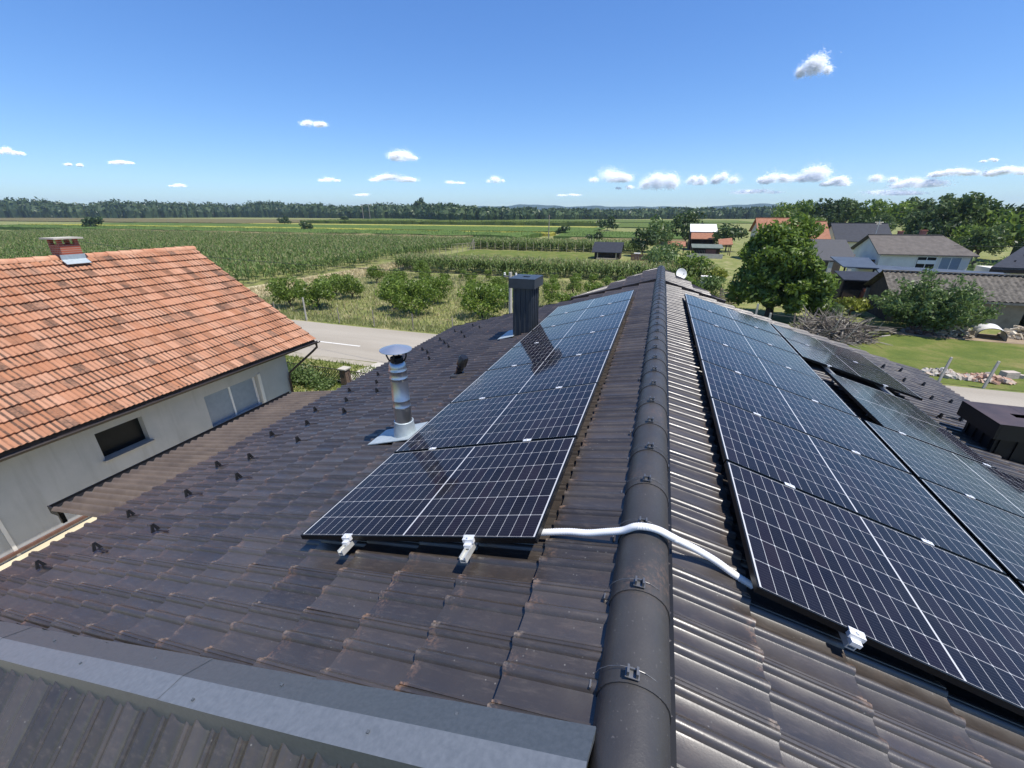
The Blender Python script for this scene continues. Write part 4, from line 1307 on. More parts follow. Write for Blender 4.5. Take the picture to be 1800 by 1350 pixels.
# the far forest
rg = np.random.default_rng(200)
line = [(-900, 268), (-780, 300), (-650, 360), (-585, 480), (-480, 470), (-380, 445), (-260, 420), (-190, 360), (-150, 368), (-95, 450), (-30, 500), (30, 530), (110, 560), (220, 600)]
VV, FF, off = [], [], 0
for i in range(len(line) - 1):
    a, c = np.array(line[i]), np.array(line[i + 1])
    L = np.linalg.norm(c - a)
    nrm = np.array([-(c - a)[1], (c - a)[0]]) / L
    if nrm[1] < 0: nrm = -nrm
    k = int(L / 7 * 4.2)
    for q in range(k):
        s = (q + rg.uniform(0, 1)) / k * 1.08 - .04; dep = rg.uniform(0, 30)
        p = a + (c - a) * s + nrm * dep
        hgt = rg.uniform(9.8, 12.2) * np.interp(p[0], [-620, -480, -300, -200, -90], [1.75, 1.45, 1.28, 1.02, .90]) * (1 + .10 * math.sin(p[0] * .021) + .08 * math.sin(p[0] * .057 + 1)) + .05 * dep
        rx = rg.uniform(4.6, 8.4)
        n = 64
        d = rg.normal(0, 1, (n, 3)); d /= np.linalg.norm(d, axis=1)[:, None]
        P = d * np.array([rx, rx, hgt * .5]) * rg.uniform(.75, 1.05, (n, 1)) + np.array([p[0], p[1], hgt * .52])
        P[:, 2] = np.maximum(P[:, 2], .6)
        V, F = leaf_quads(P, d, 1.9, rg, .55)
        VV.append(V); FF.append(F + off); off += len(V)
        th = np.linspace(0, 2 * math.pi, 7)[:-1]
        core = np.vstack([np.stack([p[0] + rx * f * np.cos(th), p[1] + rx * f * np.sin(th), np.full(6, hgt * z)], 1) for f, z in ((.7, 0.), (.85, .45), (.5, .85))])
        VV.append(core)
        FF.append(np.array([[off + r * 6 + j, off + r * 6 + (j + 1) % 6, off + (r + 1) * 6 + (j + 1) % 6, off + (r + 1) * 6 + j] for r in range(2) for j in range(6)]))
        off += 18
stuff('distant_forest', np.vstack(VV), np.vstack(FF), M['forest'], 'long dark band of forest along the horizon', 'forest')
# hills
def hills(name, y, amp, seed, x0, x1, lab):
    rg = np.random.default_rng(seed)
    xs_ = np.linspace(x0, x1, 220)
    ph = rg.uniform(0, 6, 8)
    Hh = sum(a * np.sin(xs_ * f + p) for a, f, p in zip((9, 8, 6, 5, 3.5, 2.5), (.0016, .0037, .0071, .0123, .021, .039), ph))
    Hh = amp * 1.08 + Hh * amp / 46 * .6
    Hh *= np.clip((xs_ - x0) / 500, 0, 1) * np.clip((x1 - xs_) / 500, 0, 1) * .45 + .55
    V = []
    prof = [(-420, 0), (-260, .35), (-120, .78), (0, 1.), (160, .7), (400, 0)]
    for x, h in zip(xs_, Hh):
        for d, f in prof: V.append((x, y + d + rg.normal(0, 9), h * f))
    n = len(prof)
    F = [(i * n + k, (i + 1) * n + k, (i + 1) * n + k + 1, i * n + k + 1) for i in range(219) for k in range(n - 1)]
    tag(obj(name, V, F, M['hill'], smooth=60), lab, 'hills', None, 'structure')
hills('hills', 3500, 52, 5, -2300, 1500, 'low blue wooded hills on the horizon')

# ------------------------------------------------------------------ buildings on the right
def gable_house(name, loc, rot, L, Wd, eave, ridge, wall, roof, label, cat='house', ov=.35, hip=0., windows=(), chim=(), base=0., corr=0.):
    """local axes: ridge along x, front towards -y"""
    root = empty(name, loc, label, cat, None, (0, 0, rot))
    hw = Wd / 2
    b = MB()
    b.prism([(-hw, base), (hw, base), (hw, eave - .1), (0, ridge - .14), (-hw, eave - .1)], -L / 2, L / 2 - (hip * 1.3 if hip else 0), axis='x')
    if hip: b.box((L / 2 - hip * .65 + .002, 0, (base + eave - .16) / 2), (hip * 1.3, Wd, eave - .16 - base))
    b.build('wall', wall, root, local=True)
    sl = (ridge - eave) / hw
    ze = eave - ov * sl
    b = MB()
    hwo = hw + ov
    Lx = L / 2 + ov
    th = .08
    for s in (-1, 1):
        xr = Lx - hip
        A = [(-Lx, s * hwo, ze), (Lx, s * hwo, ze), (xr, 0, ridge), (-Lx, 0, ridge)]
        nseg_ = max(1, int(2 * Lx / .18)) if corr else 1
        if corr:
            V = []
            for i in range(nseg_ + 1):
                f = i / nseg_
                dz = corr * (i % 2)
                V += [(-Lx + 2 * Lx * f, s * hwo, ze + dz), (-Lx + (xr + Lx) * f, 0, ridge + dz)]
            b.add(V, [(2 * i, 2 * i + 2, 2 * i + 3, 2 * i + 1)[::s] for i in range(nseg_)])
        T = A + [(x, y, z - th) for x, y, z in A]
        F = [(0, 1, 2, 3), (7, 6, 5, 4), (0, 4, 5, 1), (1, 5, 6, 2), (3, 2, 6, 7), (0, 3, 7, 4)]
        b.add([(x, y, z - (.02 if corr else 0)) for x, y, z in T], F)
    if hip:
        b.add([(Lx + .003, -hwo, ze), (Lx + .003, hwo, ze), (Lx - hip, 0, ridge + .003)], [(0, 1, 2)])
    rf = b.build('roof', roof, root, local=True)
    b = MB()
    b.box((-hip / 2, 0, ridge + .02), (2 * Lx - hip - .05, .18, .07))
    b.build('ridge_cap', roof, root, local=True)
    for (x, z0_, w, h, mt) in windows:
        b = MB(); b.box((x, -hw - .012, z0_ + h / 2), (w, .03, h))
        wd = b.build('window', M[mt], root, local=True)
        b = MB()
        for dx in (-w / 2 - .03, 0, w / 2 + .03): b.box((x + dx, -hw - .028, z0_ + h / 2), (.05, .05, h + .1))
        for dz in (0, h): b.box((x, -hw - .022, z0_ + dz), (w - .01, .045, .05))
        b.build('window_frame', M['pvc_white'], wd, local=True)
    for x, y, w, h in chim:
        b = MB(); b.box((x, y, ridge + h / 2 - .2), (w, w, h + .4)); b.box((x, y, ridge + h + .02), (w + .1, w + .1, .06))
        b.build('chimney', M['brick'], root, local=True)
    return root
gh = gable_house('grey_house', (22.3, 50.6, 0), .04, 6.6, 5.4, 3.42, 4.75, M['plaster_white'], M['fibre_brown'], 'white walled house with the wide grey brown roof and a balcony at its left end', hip=1.5, windows=[(.2, 1.75, 1.35, 1.30, 'glass_dark'), (1.95, 1.75, 1.4, 1.30, 'glass_grey')], chim=[(-1.0, .3, .32, .3), (.75, .3, .38, .4)])
b = MB(); b.box((.2, -2.78, 2.62), (1.3, .05, .32)); b.build('awning', M['white_sheet'], gh, local=True)
b = MB(); b.box((-3.9, -.6, 1.85), (1.1, 3.4, .12)); b.box((-4.42, -.6, 2.3), (.05, 3.4, .75)); b.box((-3.9, -2.28, 2.3), (1.0, .05, .75)); b.build('balcony', M['wood_dark'], gh, local=True)
b = MB(); b.tube([(-3.0, .1, 4.5), (-3.0, .1, 6.0)], .02, 6); b.tube([(-3.35, .1, 5.85), (-2.65, .1, 5.85)], .012, 5); b.tube([(-3.2, .1, 5.7), (-2.8, .1, 5.7)], .012, 5); b.build('aerial', M['alu_matt'], gh, local=True)
b = MB(); b.box((-4.46, -1.2, 2.62), (.04, .9, .55)); 
tag(b.build('beach_towel', islandmat('towel', [(.62, .26, .12), (.62, .26, .12)]), None), 'orange and blue towel hung over the balcony of the grey house', 'towel')
tw_ = bpy.data.objects['beach_towel']; tw_.location = (16.55, 47.3, 2.6); tw_.rotation_euler = (0, 0, 1.1)
gable_house('blue_roof_house', (26.6, 76, 0), .03, 6.2, 6.4, 3.2, 5.3, M['plaster_cream'], M['slate'], 'house with the plain dark blue roof behind the grey house')
gable_house('orange_house', (19.6, 73, 0), .05, 3.6, 5.6, 3.6, 5.55, M['plaster_cream'], M['orange_roof'], 'house with the orange roof just left of the dark blue roof')
gable_house('orange_house', (15.6, 76, 0), .05, 4.0, 5.0, 4.2, 5.95, M['plaster_cream'], M['orange_roof'], 'small orange roof peeping out above the walnut tree')
gc = empty('open_garage', (14.9, 47.4, 0), 'dark roofed open garage with pale pillars left of the grey house', 'garage')
b = MB()
b.add([(-1.9, -2.2, 2.75), (1.7, -2.2, 2.75), (1.5, 1.2, 4.35), (-1.7, 1.2, 4.35), (-1.9, -2.2, 2.63), (1.7, -2.2, 2.63), (1.5, 1.2, 4.23), (-1.7, 1.2, 4.23)], [(0, 1, 2, 3), (7, 6, 5, 4), (0, 4, 5, 1), (1, 5, 6, 2), (2, 6, 7, 3), (3, 7, 4, 0)])
b.build('roof', simple('dark_grey_roof', (.052, .052, .055), .7), gc, local=True)
for x in (-1.6, -.2, 1.3):
    b = MB(); b.box((x, -2.0, 1.31), (.28, .28, 2.62)); b.build('pillar', M['plaster_white'], gc, local=True)
b = MB(); b.box((0, 1.0, 1.4), (3.2, .15, 2.7)); b.build('wall', simple('garage_back', (.12, .10, .085), .9), gc, local=True)
b = MB(); b.box((-.2, -2.3, .55), (3.4, .15, 1.1)); b.build('low_wall', M['plaster_cream'], gc, local=True)
# car port roofs of blue-grey sheet
def slab_roof(name, quad, th, mat, label, legs):
    root = empty(name, (sum(q[0] for q in quad) / 4, sum(q[1] for q in quad) / 4, 0), label, 'shed roof')
    b = MB()
    b.add(list(quad) + [(x, y, z - th) for x, y, z in quad], [(0, 1, 2, 3), (7, 6, 5, 4), (0, 4, 5, 1), (1, 5, 6, 2), (2, 6, 7, 3), (3, 7, 4, 0)])
    b.build('roof', mat, root)
    for x, y, z in legs:
        b = MB(); b.box((x, y, z / 2), (.1, .1, z)); b.build('post', M['wood_dark'], root)
    return root
slab_roof('sheet_canopy', [(14.3, 41.3, 2.65), (16.6, 41.0, 2.65), (16.9, 44.2, 3.15), (14.2, 44.4, 3.15)], .08, M['sheet_blue'], 'small blue grey sheet canopy in front of the balcony', [(14.5, 41.5, 2.55), (16.4, 41.3, 2.55)])
slab_roof('sheet_canopy', [(16.4, 37.6, 1.75), (24.6, 39.4, 1.75), (24.8, 42.2, 2.50), (16.5, 42.3, 2.76)], .08, M['sheet_blue'], 'long blue grey sheet roof in front of the white house wall', [(17.0, 38.0, 1.7), (20.5, 38.6, 1.7), (24.2, 39.6, 1.7)])
ds = empty('dark_shed', (14.9, 39.2, 0), 'dark open shed with an orange red machine inside', 'shed')
b = MB()
b.add([(-1.5, -1.3, 2.05), (1.45, -1.4, 2.05), (1.4, 1.2, 2.4), (-1.45, 1.2, 2.4), (-1.5, -1.3, 1.97), (1.45, -1.4, 1.97), (1.4, 1.2, 2.32), (-1.45, 1.2, 2.32)], [(0, 1, 2, 3), (7, 6, 5, 4), (0, 4, 5, 1), (1, 5, 6, 2), (2, 6, 7, 3), (3, 7, 4, 0)])
b.build('roof', M['slate'], ds, local=True)
b = MB()
b.box((0, 1.1, 1.1), (2.8, .1, 2.2)); b.box((-1.38, 0, 1.0), (.08, 2.2, 2.0)); b.box((1.34, 0, 1.0), (.08, 2.2, 2.0)); b.box((-.75, -1.2, .65), (1.1, .06, 1.3))
b.build('wall', M['wood_dark'], ds, local=True)
mc = MB()
mc.box((15.25, 38.3, .75), (.85, .6, .9)); mc.box((15.25, 38.1, 1.33), (.7, .4, .22)); mc.box((15.25, 37.97, .95), (.5, .06, .2)); 
for s in (-.3, .3): mc.lathe([(.0, -.06), (.24, -.06), (.26, 0), (.24, .06), (0, .06)], (15.25 + s, 38.0, .27), 16, R=Matrix.Rotation(math.pi / 2, 3, 'Y'))
tag(mc.build('garden_machine', M['red_paint']), 'orange red machine standing in the dark shed', 'machine')
# long barn
lb = empty('long_barn', (21.8, 35.3, 0), 'long low barn with the weathered corrugated roof at the right edge', 'barn', rot=(0, 0, -.03))
L2 = 7.2
b = MB()
xs_ = np.arange(-L2, L2 + 3, .07)
V = []
for i, x in enumerate(xs_):
    dz = .034 * math.cos(i * math.pi / 2.0)
    V += [(x, -2.3, 1.72 + dz), (x, 0, 3.02 + dz), (x, 2.3, 1.72 + dz)]
b.add(V, [q for i in range(len(xs_) - 1) for q in ((3 * i, 3 * i + 3, 3 * i + 4, 3 * i + 1), (3 * i + 1, 3 * i + 4, 3 * i + 5, 3 * i + 2))])
b.build('roof', M['fibre'], lb, local=True, smooth=80)
b = MB(); b.box((1.4, 0, 3.06), (2 * L2 + 2.8, .28, .06)); b.build('ridge_cap', M['fibre'], lb, local=True)
b = MB()
b.box((-3.6, -1.8, .8), (6.6, .2, 1.6)); b.box((5.0, -1.8, .8), (8.2, .2, 1.6)); b.box((.4, 1.8, .8), (15, .2, 1.6)); b.box((-.0, -1.8, 1.5), (1.4, .18, .2))
b.build('wall', mottled('stained_render', (.20, .165, .12), (.32, .275, .21), 1.6, .95), lb, local=True)
b = MB(); b.prism([(-1.9, 0), (1.9, 0), (1.9, 1.7), (0, 2.85), (-1.9, 1.7)], -L2 + .3, -L2 + .5, axis='x'); b.build('gable_wall', M['wood_dark'], lb, local=True)
b = MB(); b.box((1.4, -2.22, 1.60), (2 * L2 + 2.6, .06, .14)); b.build('eave_board', M['wood_grey'], lb, local=True)
# objects in front of the barn
b = MB()
n = 16
V = []
for x in (-.75, .75):
    for k in range(n + 1):
        q = math.pi * k / n
        V.append((x + .04 * math.sin(q * 3), -.62 * math.cos(q), .66 * math.sin(q) ** .8))
b.add(V, [(k, k + 1, n + 2 + k, n + 1 + k) for k in range(n)])
V2 = [(x * .97, y * .94, z * .94) for x, y, z in V]
b.add(V2, [(k, n + 1 + k, n + 2 + k, k + 1) for k in range(n)])
tp = tag(b.build('tarp_cover', M['tarp'], smooth=50), 'white arched cover standing on the earth before the barn', 'cover')
tp.location = (18.7, 30.8, .02); tp.rotation_euler = (0, 0, math.pi / 2 - .35)
def heap(n, cx, cy, rx, ry, h, smin, smax, seed, long=1.):
    rg = np.random.default_rng(seed); b = MB()
    for i in range(n):
        r = rg.uniform(0, 1) ** .6; a = rg.uniform(0, 2 * math.pi)
        x, y = cx + rx * r * math.cos(a), cy + ry * r * math.sin(a)
        z = h * (1 - r) * rg.uniform(.3, 1.) + .04
        s = rg.uniform(smin, smax, 3) * np.array([long, 1, .7])
        R = Matrix.Rotation(rg.uniform(0, 6.28), 3, 'Z') @ Matrix.Rotation(rg.normal(0, .45), 3, 'X') @ Matrix.Rotation(rg.normal(0, .45), 3, 'Y')
        b.box((x, y, z), s, R, taper=rg.uniform(.6, 1.))
    return b
tag(heap(90, 16.9, 30.7, 1.0, .6, .9, .10, .34, 301, 2.2).build('wood_heap', islandmat('split_wood', [(.20, .16, .11), (.40, .33, .23), (.55, .49, .38)])), 'heap of boards and split wood left of the white arched cover', 'wood heap')
tag(heap(60, 15.4, 30.5, .8, .4, .5, .1, .3, 302, 1.5).build('scrap_heap', islandmat('scrap', [(.05, .045, .04), (.16, .09, .06), (.26, .24, .22)])), 'dark scrap heap under the feathery bush', 'scrap heap')
tag(heap(70, 20.4, 31.2, .9, .6, 1.0, .10, .32, 303, 1.8).build('board_heap', islandmat('boards', [(.30, .24, .16), (.48, .41, .30), (.60, .54, .44)])), 'pale boards leaning at the right edge behind the cover', 'wood heap')
tag(heap(75, 12.6, 22.3, .75, .45, .28, .10, .26, 304, 1.2).build('stone_heap', M['stones']), 'heap of pale stones behind the leaning fence post', 'stone heap')
tag(heap(95, 13.95, 22.1, .95, .42, .32, .09, .22, 305, 1.6).build('brick_heap', M['bricks']), 'heap of broken reddish bricks between the two right fence posts', 'brick heap')
b = MB(); b.box((0, 0, .22), (.75, .4, .40), Matrix.Rotation(.3, 3, 'Z')); b.box((.5, .2, .13), (.5, .25, .22), Matrix.Rotation(-.4, 3, 'Z'))
o = tag(b.build('concrete_block', mottled('pink_concrete', (.40, .33, .27), (.52, .45, .38), 5, .9)), 'pair of pale concrete blocks right of the brick heap', 'block'); o.location = (15.3, 22.9, .01); o.scale = (.75, .75, .7)
# brush pile
rg = np.random.default_rng(310)
b = MB()
for i in range(1150):
    a = rg.uniform(0, 2 * math.pi); r = rg.uniform(0, 1) ** .55
    x, y = 10.0 + 1.85 * r * math.cos(a), 28.0 + 1.6 * r * math.sin(a)
    z = 1.2 * (1 - r ** 2.2) * rg.uniform(.05, 1.)
    L = rg.uniform(.3, 1.3)
    d = Vector((rg.normal(.2, 1), rg.normal(0, .9), rg.normal(.1, .7))).normalized()
    p = Vector((x, y, max(.03, z)))
    q = p + d * L + Vector((0, 0, -.05)); q.z = max(.02, q.z)
    rr = rg.uniform(.008, .026) if i > 110 else rg.uniform(.03, .065)
    b.tube([p, (p + q) / 2 + Vector(rg.normal(0, .05, 3)), q], [rr, rr * .9, rr * .5], 4)
for i in range(22):
    b.tube([(11.7 + rg.uniform(-.6, .5), 29.2 + rg.uniform(-.5, .3), .25 + rg.uniform(0, .4)), (13.6 + rg.uniform(-.4, .5), 29.5 + rg.uniform(-.3, .4), .12 + rg.uniform(0, .3))], .028, 5)
tag(b.build('brush_pile', M['twig']), 'big tangled pile of cut dry branches on the lawn', 'brush pile')
# dark roof corner at the right edge
dr = empty('slate_house', (31, 46, 0), 'corner of a dark roof dotted with snow guards at the right picture edge', 'house')
b = MB()
q = [(25.0, 44.0, 2.72), (35, 43.2, 2.72), (38, 49, 4.55), (30.2, 49.6, 4.55)]
b.add(q + [(x, y, z - .14) for x, y, z in q], [(0, 1, 2, 3), (7, 6, 5, 4), (0, 4, 5, 1), (1, 5, 6, 2), (2, 6, 7, 3), (3, 7, 4, 0)])
b.build('roof', M['slate'], dr)
b = MB()
b.add([(25.05, 44.03, 2.56), (35, 43.25, 2.56), (35, 43.25, 2.30), (25.05, 44.03, 2.30), (25.05, 44.13, 2.56), (35, 43.35, 2.56), (35, 43.35, 2.30), (25.05, 44.13, 2.30)], [(0, 1, 2, 3), (7, 6, 5, 4), (0, 4, 5, 1), (1, 5, 6, 2), (2, 6, 7, 3), (3, 7, 4, 0)])
b.build('fascia', M['wood_dark'], dr)
b = MB(); b.box((31, 46.4, 1.2), (9.0, 4.2, 2.4)); b.build('wall', M['plaster_white'], dr)
for r_ in range(3):
    for k in range(7):
        f = (.2 + .22 * r_); x = 25.9 + f * 5 + k * .8; y = 44 + 5.3 * f; z = 2.72 + 1.83 * f
        b = MB(); b.box((x, y, z + .05), (.10, .04, .12)); b.build('snow_guard', M['black'], dr)
# ------------------------------------------------------------------ small sheds further off
wb = empty('white_roof_barn', (7.5, 92, 0), 'open barn with a white upper roof and an orange lower roof', 'barn')
b = MB()
q = [(5.1, 90, 3.35), (9.9, 90, 3.35), (9.9, 94.5, 4.6), (5.1, 94.5, 4.6)]
b.add(q + [(x, y, z - .1) for x, y, z in q], [(0, 1, 2, 3), (7, 6, 5, 4), (0, 4, 5, 1), (1, 5, 6, 2), (2, 6, 7, 3), (3, 7, 4, 0)])
b.build('roof', M['white_sheet'], wb)
b = MB()
q = [(5.3, 88.3, 2.15), (9.4, 88.3, 2.15), (9.4, 89.95, 3.15), (5.3, 89.95, 3.15)]
b.add(q + [(x, y, z - .1) for x, y, z in q], [(0, 1, 2, 3), (7, 6, 5, 4), (0, 4, 5, 1), (1, 5, 6, 2), (2, 6, 7, 3), (3, 7, 4, 0)])
b.build('lower_roof', M['orange_roof'], wb)
b = MB(); b.box((7.5, 94.2, 2.0), (4.6, .2, 4.0)); b.box((5.3, 92, 1.5), (.15, 4.2, 3.0)); b.box((9.6, 92, 1.5), (.15, 4.2, 3.0)); b.build('wall', M['wood_dark'], wb)
for x in (5.5, 7.4, 9.2):
    b = MB(); b.box((x, 88.5, 1.05), (.14, .14, 2.1)); b.build('post', M['wood_dark'], wb)
slab_roof('tiled_lean_to', [(9.2, 79.0, 1.75), (11.3, 79.0, 1.85), (11.3, 81.4, 2.75), (9.2, 81.4, 2.5)], .1, M['orange_roof'], 'little orange tiled lean-to at the left edge of the walnut crown', [(9.4, 79.2, 1.65), (11.1, 79.2, 1.7), (9.4, 81.2, 2.4), (11.1, 81.2, 2.5)])
slab_roof('tiled_lean_to', [(1.2, 79.0, 1.4), (4.1, 79.0, 1.4), (4.1, 81.0, 2.05), (1.2, 81.0, 2.05)], .1, M['orange_roof'], 'long low orange tiled roof left of the white roofed barn', [(1.4, 79.2, 1.3), (3.9, 79.2, 1.3), (1.4, 80.8, 1.9), (3.9, 80.8, 1.9)])
hs = empty('hen_house', (7.2, 76, 0), 'grey roofed hen house with mesh front and reddish boards', 'shed')
b = MB()
q = [(4.8, 74.2, 1.55), (9.4, 74.2, 1.55), (9.4, 77, 1.95), (4.8, 77, 1.95)]
b.add(q + [(x, y, z - .08) for x, y, z in q], [(0, 1, 2, 3), (7, 6, 5, 4), (0, 4, 5, 1), (1, 5, 6, 2), (2, 6, 7, 3), (3, 7, 4, 0)])
b.build('roof', mottled('moss_roof', (.10, .125, .10), (.16, .18, .15), 2, .8), hs)
b = MB(); b.box((7.1, 76.6, .85), (4.3, .12, 1.7)); b.box((5.0, 75.4, .75), (.1, 2.2, 1.5)); b.build('wall', M['wood_dark'], hs)
b = MB(); b.box((7.7, 74.6, .65), (1.5, .08, 1.3)); b.build('door', simple('reddish_boards', (.20, .085, .07), .8), hs)
b = MB()
for k in range(9): b.box((5.1 + .24 * k, 74.6, .6), (.05, .05, 1.2))
b.box((6.0, 74.56, .6), (2.1, .03, .05)); b.build('pen_front', M['wood_grey'], hs)
b = MB(); b.box((6.8, 73.6, .35), (5.2, .08, .7)); tag(b.build('low_wall', M['concrete']), 'low grey wall in front of the hen house', 'wall')
fs = empty('field_shed', (-7.2, 68.6, 0), 'small dark shed with a slate roof on the field lawn', 'shed')
b = MB()
q = [(-9.9, 66.5, 1.10), (-5.4, 66.5, 1.10), (-5.4, 68.9, 2.45), (-9.9, 68.9, 2.45), (-9.9, 70.9, 1.3), (-5.4, 70.9, 1.3)]
b.add(q + [(x, y, z - .1) for x, y, z in q], [(0, 1, 2, 3), (3, 2, 5, 4), (9, 8, 7, 6), (10, 11, 8, 9), (0, 6, 7, 1), (1, 7, 8, 2), (2, 8, 11, 5), (0, 3, 9, 6), (3, 4, 10, 9), (4, 5, 11, 10)])
b.build('roof', M['slate'], fs)
b = MB()
b.prism([(67.6, 0), (70.5, 0), (70.5, 1.35), (68.9, 2.3), (67.6, 1.55)], -9.6, -5.7, axis='x')
b.build('wall', M['wood_dark'], fs)
for x in (-9.0, -6.2):
    b = MB(); b.box((x, 66.75, .58), (.14, .14, 1.15)); b.build('post', M['wood_pale'], fs)
b = MB(); b.box((-7.6, 66.8, .12), (3.0, .9, .2)); b.build('step', M['wood_pale'], fs)
b = MB()
for k in range(16): b.box((-3.9 + .22 * k, 66.8, .48), (.19, .05, .95))
b.box((-2.3, 66.86, .75), (3.6, .05, .08)); tag(b.build('board_fence', simple('brown_boards', (.14, .075, .05), .85)), 'short reddish brown board fence right of the dark field shed', 'fence')
b = MB(); b.box((-3.2, 68.3, .45), (.8, .7, .9)); b.box((-3.2, 68.3, .93), (.95, .85, .07)); tag(b.build('bee_hive', M['plaster_white']), 'white box beside the dark field shed', 'hive')
b = MB(); b.box((4.55, 44.2, .5), (.75, .65, 1.0)); b.box((4.55, 44.2, 1.03), (.9, .8, .08)); tag(b.build('bee_hive', M['plaster_white']), 'white box by the yellow green shrub left of the walnut', 'hive')
# pallets by the walnut
b = MB()
for k in range(6): b.box((5.6, 35.6, .18 + .2 * k), (1.5, .04, .10))
for x in (-.7, 0, .7): b.box((5.6 + x, 35.66, .65), (.09, .09, 1.3))
tag(b.build('pallet_fence', M['wood_pale']), 'pale wooden pallet fence left of the walnut trunk', 'fence')
for x, y, h, lab in ((6.35, 29.6, 1.35, 'pale fence post standing at the dark foot of the walnut, the taller one'), (6.95, 28.7, 1.0, 'pale fence post just beyond the panel edge, the shorter one')):
    b = MB(); b.box((x, y, h / 2), (.11, .11, h), taper=.9); tag(b.build('fence_post', M['concrete']), lab, 'post')
# satellite dish on a pole behind the gable tip
dish = empty('satellite_dish', (1.25, 25, 0), 'white satellite dish on a pole just right of the ridge tip', 'satellite dish')
b = MB()
b.lathe([(.0, .0), (.12, .012), (.22, .045), (.29, .085), (.30, .08), (.22, .035), (.12, .0), (0, -.012)], (1.27, 24.95, 3.56), 28, R=Vector((.35, -.85, .35)).to_track_quat('Z', 'Y').to_matrix())
b.build('dish', M['white_sheet'], dish, smooth=40)
b = MB(); b.tube([(1.25, 25.05, 0), (1.25, 25.05, 3.5)], .03, 8); b.tube([(1.27, 24.95, 3.40), (1.40, 24.62, 3.60)], .012, 6); b.box((1.40, 24.6, 3.62), (.06, .08, .06)); b.build('pole', M['alu_matt'], dish)
# poles and lines
up = empty('utility_pole', (-5.02, 14.4, 0), 'pale concrete utility pole behind the left chimney with wires to the left', 'utility pole')
b = MB(); b.tube([(-5.02, 14.4, 0), (-5.02, 14.4, 4.70)], [.085, .06], 10); b.build('mast', M['concrete'], up)
b = MB(); b.box((-5.02, 14.4, 4.55), (.50, .05, .05)); b.build('crossarm', M['wood_grey'], up)
for x in (-.22, .0, .22):
    b = MB(); b.lathe([(.0, 0), (.035, .0), (.045, .03), (.03, .06), (.04, .09), (.0, .11)], (-5.02 + x, 14.4, 4.585), 10); b.build('insulator', M['plaster_white'], up)
def wire(pts, r, label, sag):
    a, c = Vector(pts[0]), Vector(pts[1])
    b = MB()
    b.tube([a.lerp(c, i / 24) - Vector((0, 0, sag * 4 * (i / 24) * (1 - i / 24))) for i in range(25)], r, 5)
    tag(b.build('overhead_wire', M['black']), label, 'wire')
wire(((-5.2, 14.4, 4.56), (-45, 20.5, 4.9)), .011, 'dark overhead wire running left from the utility pole across the orchard', .35)
wire(((24.5, 48.6, 4.0), (60, 60, 4.3)), .016, 'overhead wire running right from the grey house past the lamp post', .25)
wire(((6.95, 28.7, .95), (14, 29.4, .5)), .012, 'low wire from the pale fence post along the lawn', .1)
b = MB(); b.tube([(-24.9, 98.5, 0), (-24.9, 98.5, 6.2)], [.13, .09], 8); b.box((-24.9, 98.5, 5.9), (.9, .07, .07)); tag(b.build('field_pole', M['wood_grey']), 'lone wooden pole standing among the fields left of the dark shed', 'pole')
b = MB()
for dx in (-4.2, 4.2): b.tube([(-300 + dx, 395, 0), (-300 + dx, 395, 15)], .28, 6)
b.box((-300, 395, 14.2), (13, .35, .4)); tag(b.build('power_pylon', M['wood_grey']), 'distant double pole pylon in front of the far forest', 'pylon')
lp = empty('street_lamp', (45.8, 85.5, 0), 'leaning pale street lamp post before the dark trees', 'street lamp')
b = MB(); b.tube([(45.8, 85.5, 0), (46.15, 85.5, 2.2), (46.75, 85.5, 4.6)], [.10, .08, .06], 8); b.tube([(46.72, 85.5, 4.5), (48.1, 85.4, 4.35)], .035, 6); b.build('post', M['concrete'], lp)
b = MB(); b.box((48.2, 85.4, 4.36), (.7, .25, .12), taper=.7); b.build('lamp_head', M['alu_matt'], lp)
# garden wall corner: hedge, pillar, mesh fence
pl = empty('gate_pillar', (-11.75, 12.75, 0), 'brown brick gate pillar with a pale cap in the garden fence', 'pillar')
b = MB(); b.box((-11.75, 12.75, .36), (.30, .30, .72)); b.build('pillar_body', mottled('brown_brick', (.10, .065, .045), (.17, .12, .09), 14, .9, bump=.4), pl)
b = MB(); b.box((-11.75, 12.75, .745), (.38, .38, .05)); b.build('pillar_cap', M['concrete'], pl)
fr = empty('lattice_fence', (-12.8, 12.7, 0), 'dark lattice garden fence on both sides of the gate pillar', 'fence')
b = MB()
for x0_, x1_ in ((-17.5, -11.93), (-11.57, -9.4)):
    k = x0_
    while k < x1_ - .05:
        e2 = min(.5, x1_ - k)
        b.tube([(k, 12.75, .12), (k + e2, 12.75, .62)], .011, 4); b.tube([(k, 12.78, .62), (k + e2, 12.78, .12)], .011, 4)
        k += .13
    b.tube([(x0_, 12.765, .64), (x1_, 12.765, .64)], .018, 6); b.tube([(x0_, 12.765, .10), (x1_, 12.765, .10)], .018, 6)
b.build('lattice_panel', M['brown_metal'], fr)
hg = np.random.default_rng(320)
P = np.stack([hg.uniform(-17, -12.1, 5200), 12.3 + hg.normal(0, .26, 5200), np.abs(hg.normal(.28, .2, 5200)) + .02], 1)
P[:, 2] *= np.clip((-11.9 - P[:, 0]) / 1.2, .4, 1.1)
V, F = leaf_quads(P, np.tile([0, -.3, 1.], (5200, 1)), .065, hg, .8)
tag(obj('hedge', V, F, M['leaf_bush']), 'low leafy hedge growing through the lattice fence', 'hedge')
b = MB(); b.tube([(-11.15, 13.4, .10), (-10.9, 13.8, .45), (-10.3, 14.2, .62), (-9.6, 14.4, .66)], .03, 6); b.tube([(-10.6, 14.05, .02), (-10.6, 14.05, .56)], .025, 6)
tag(b.build('gate_rail', M['brown_metal']), 'dark curved rail beside the concrete driveway apron', 'rail')
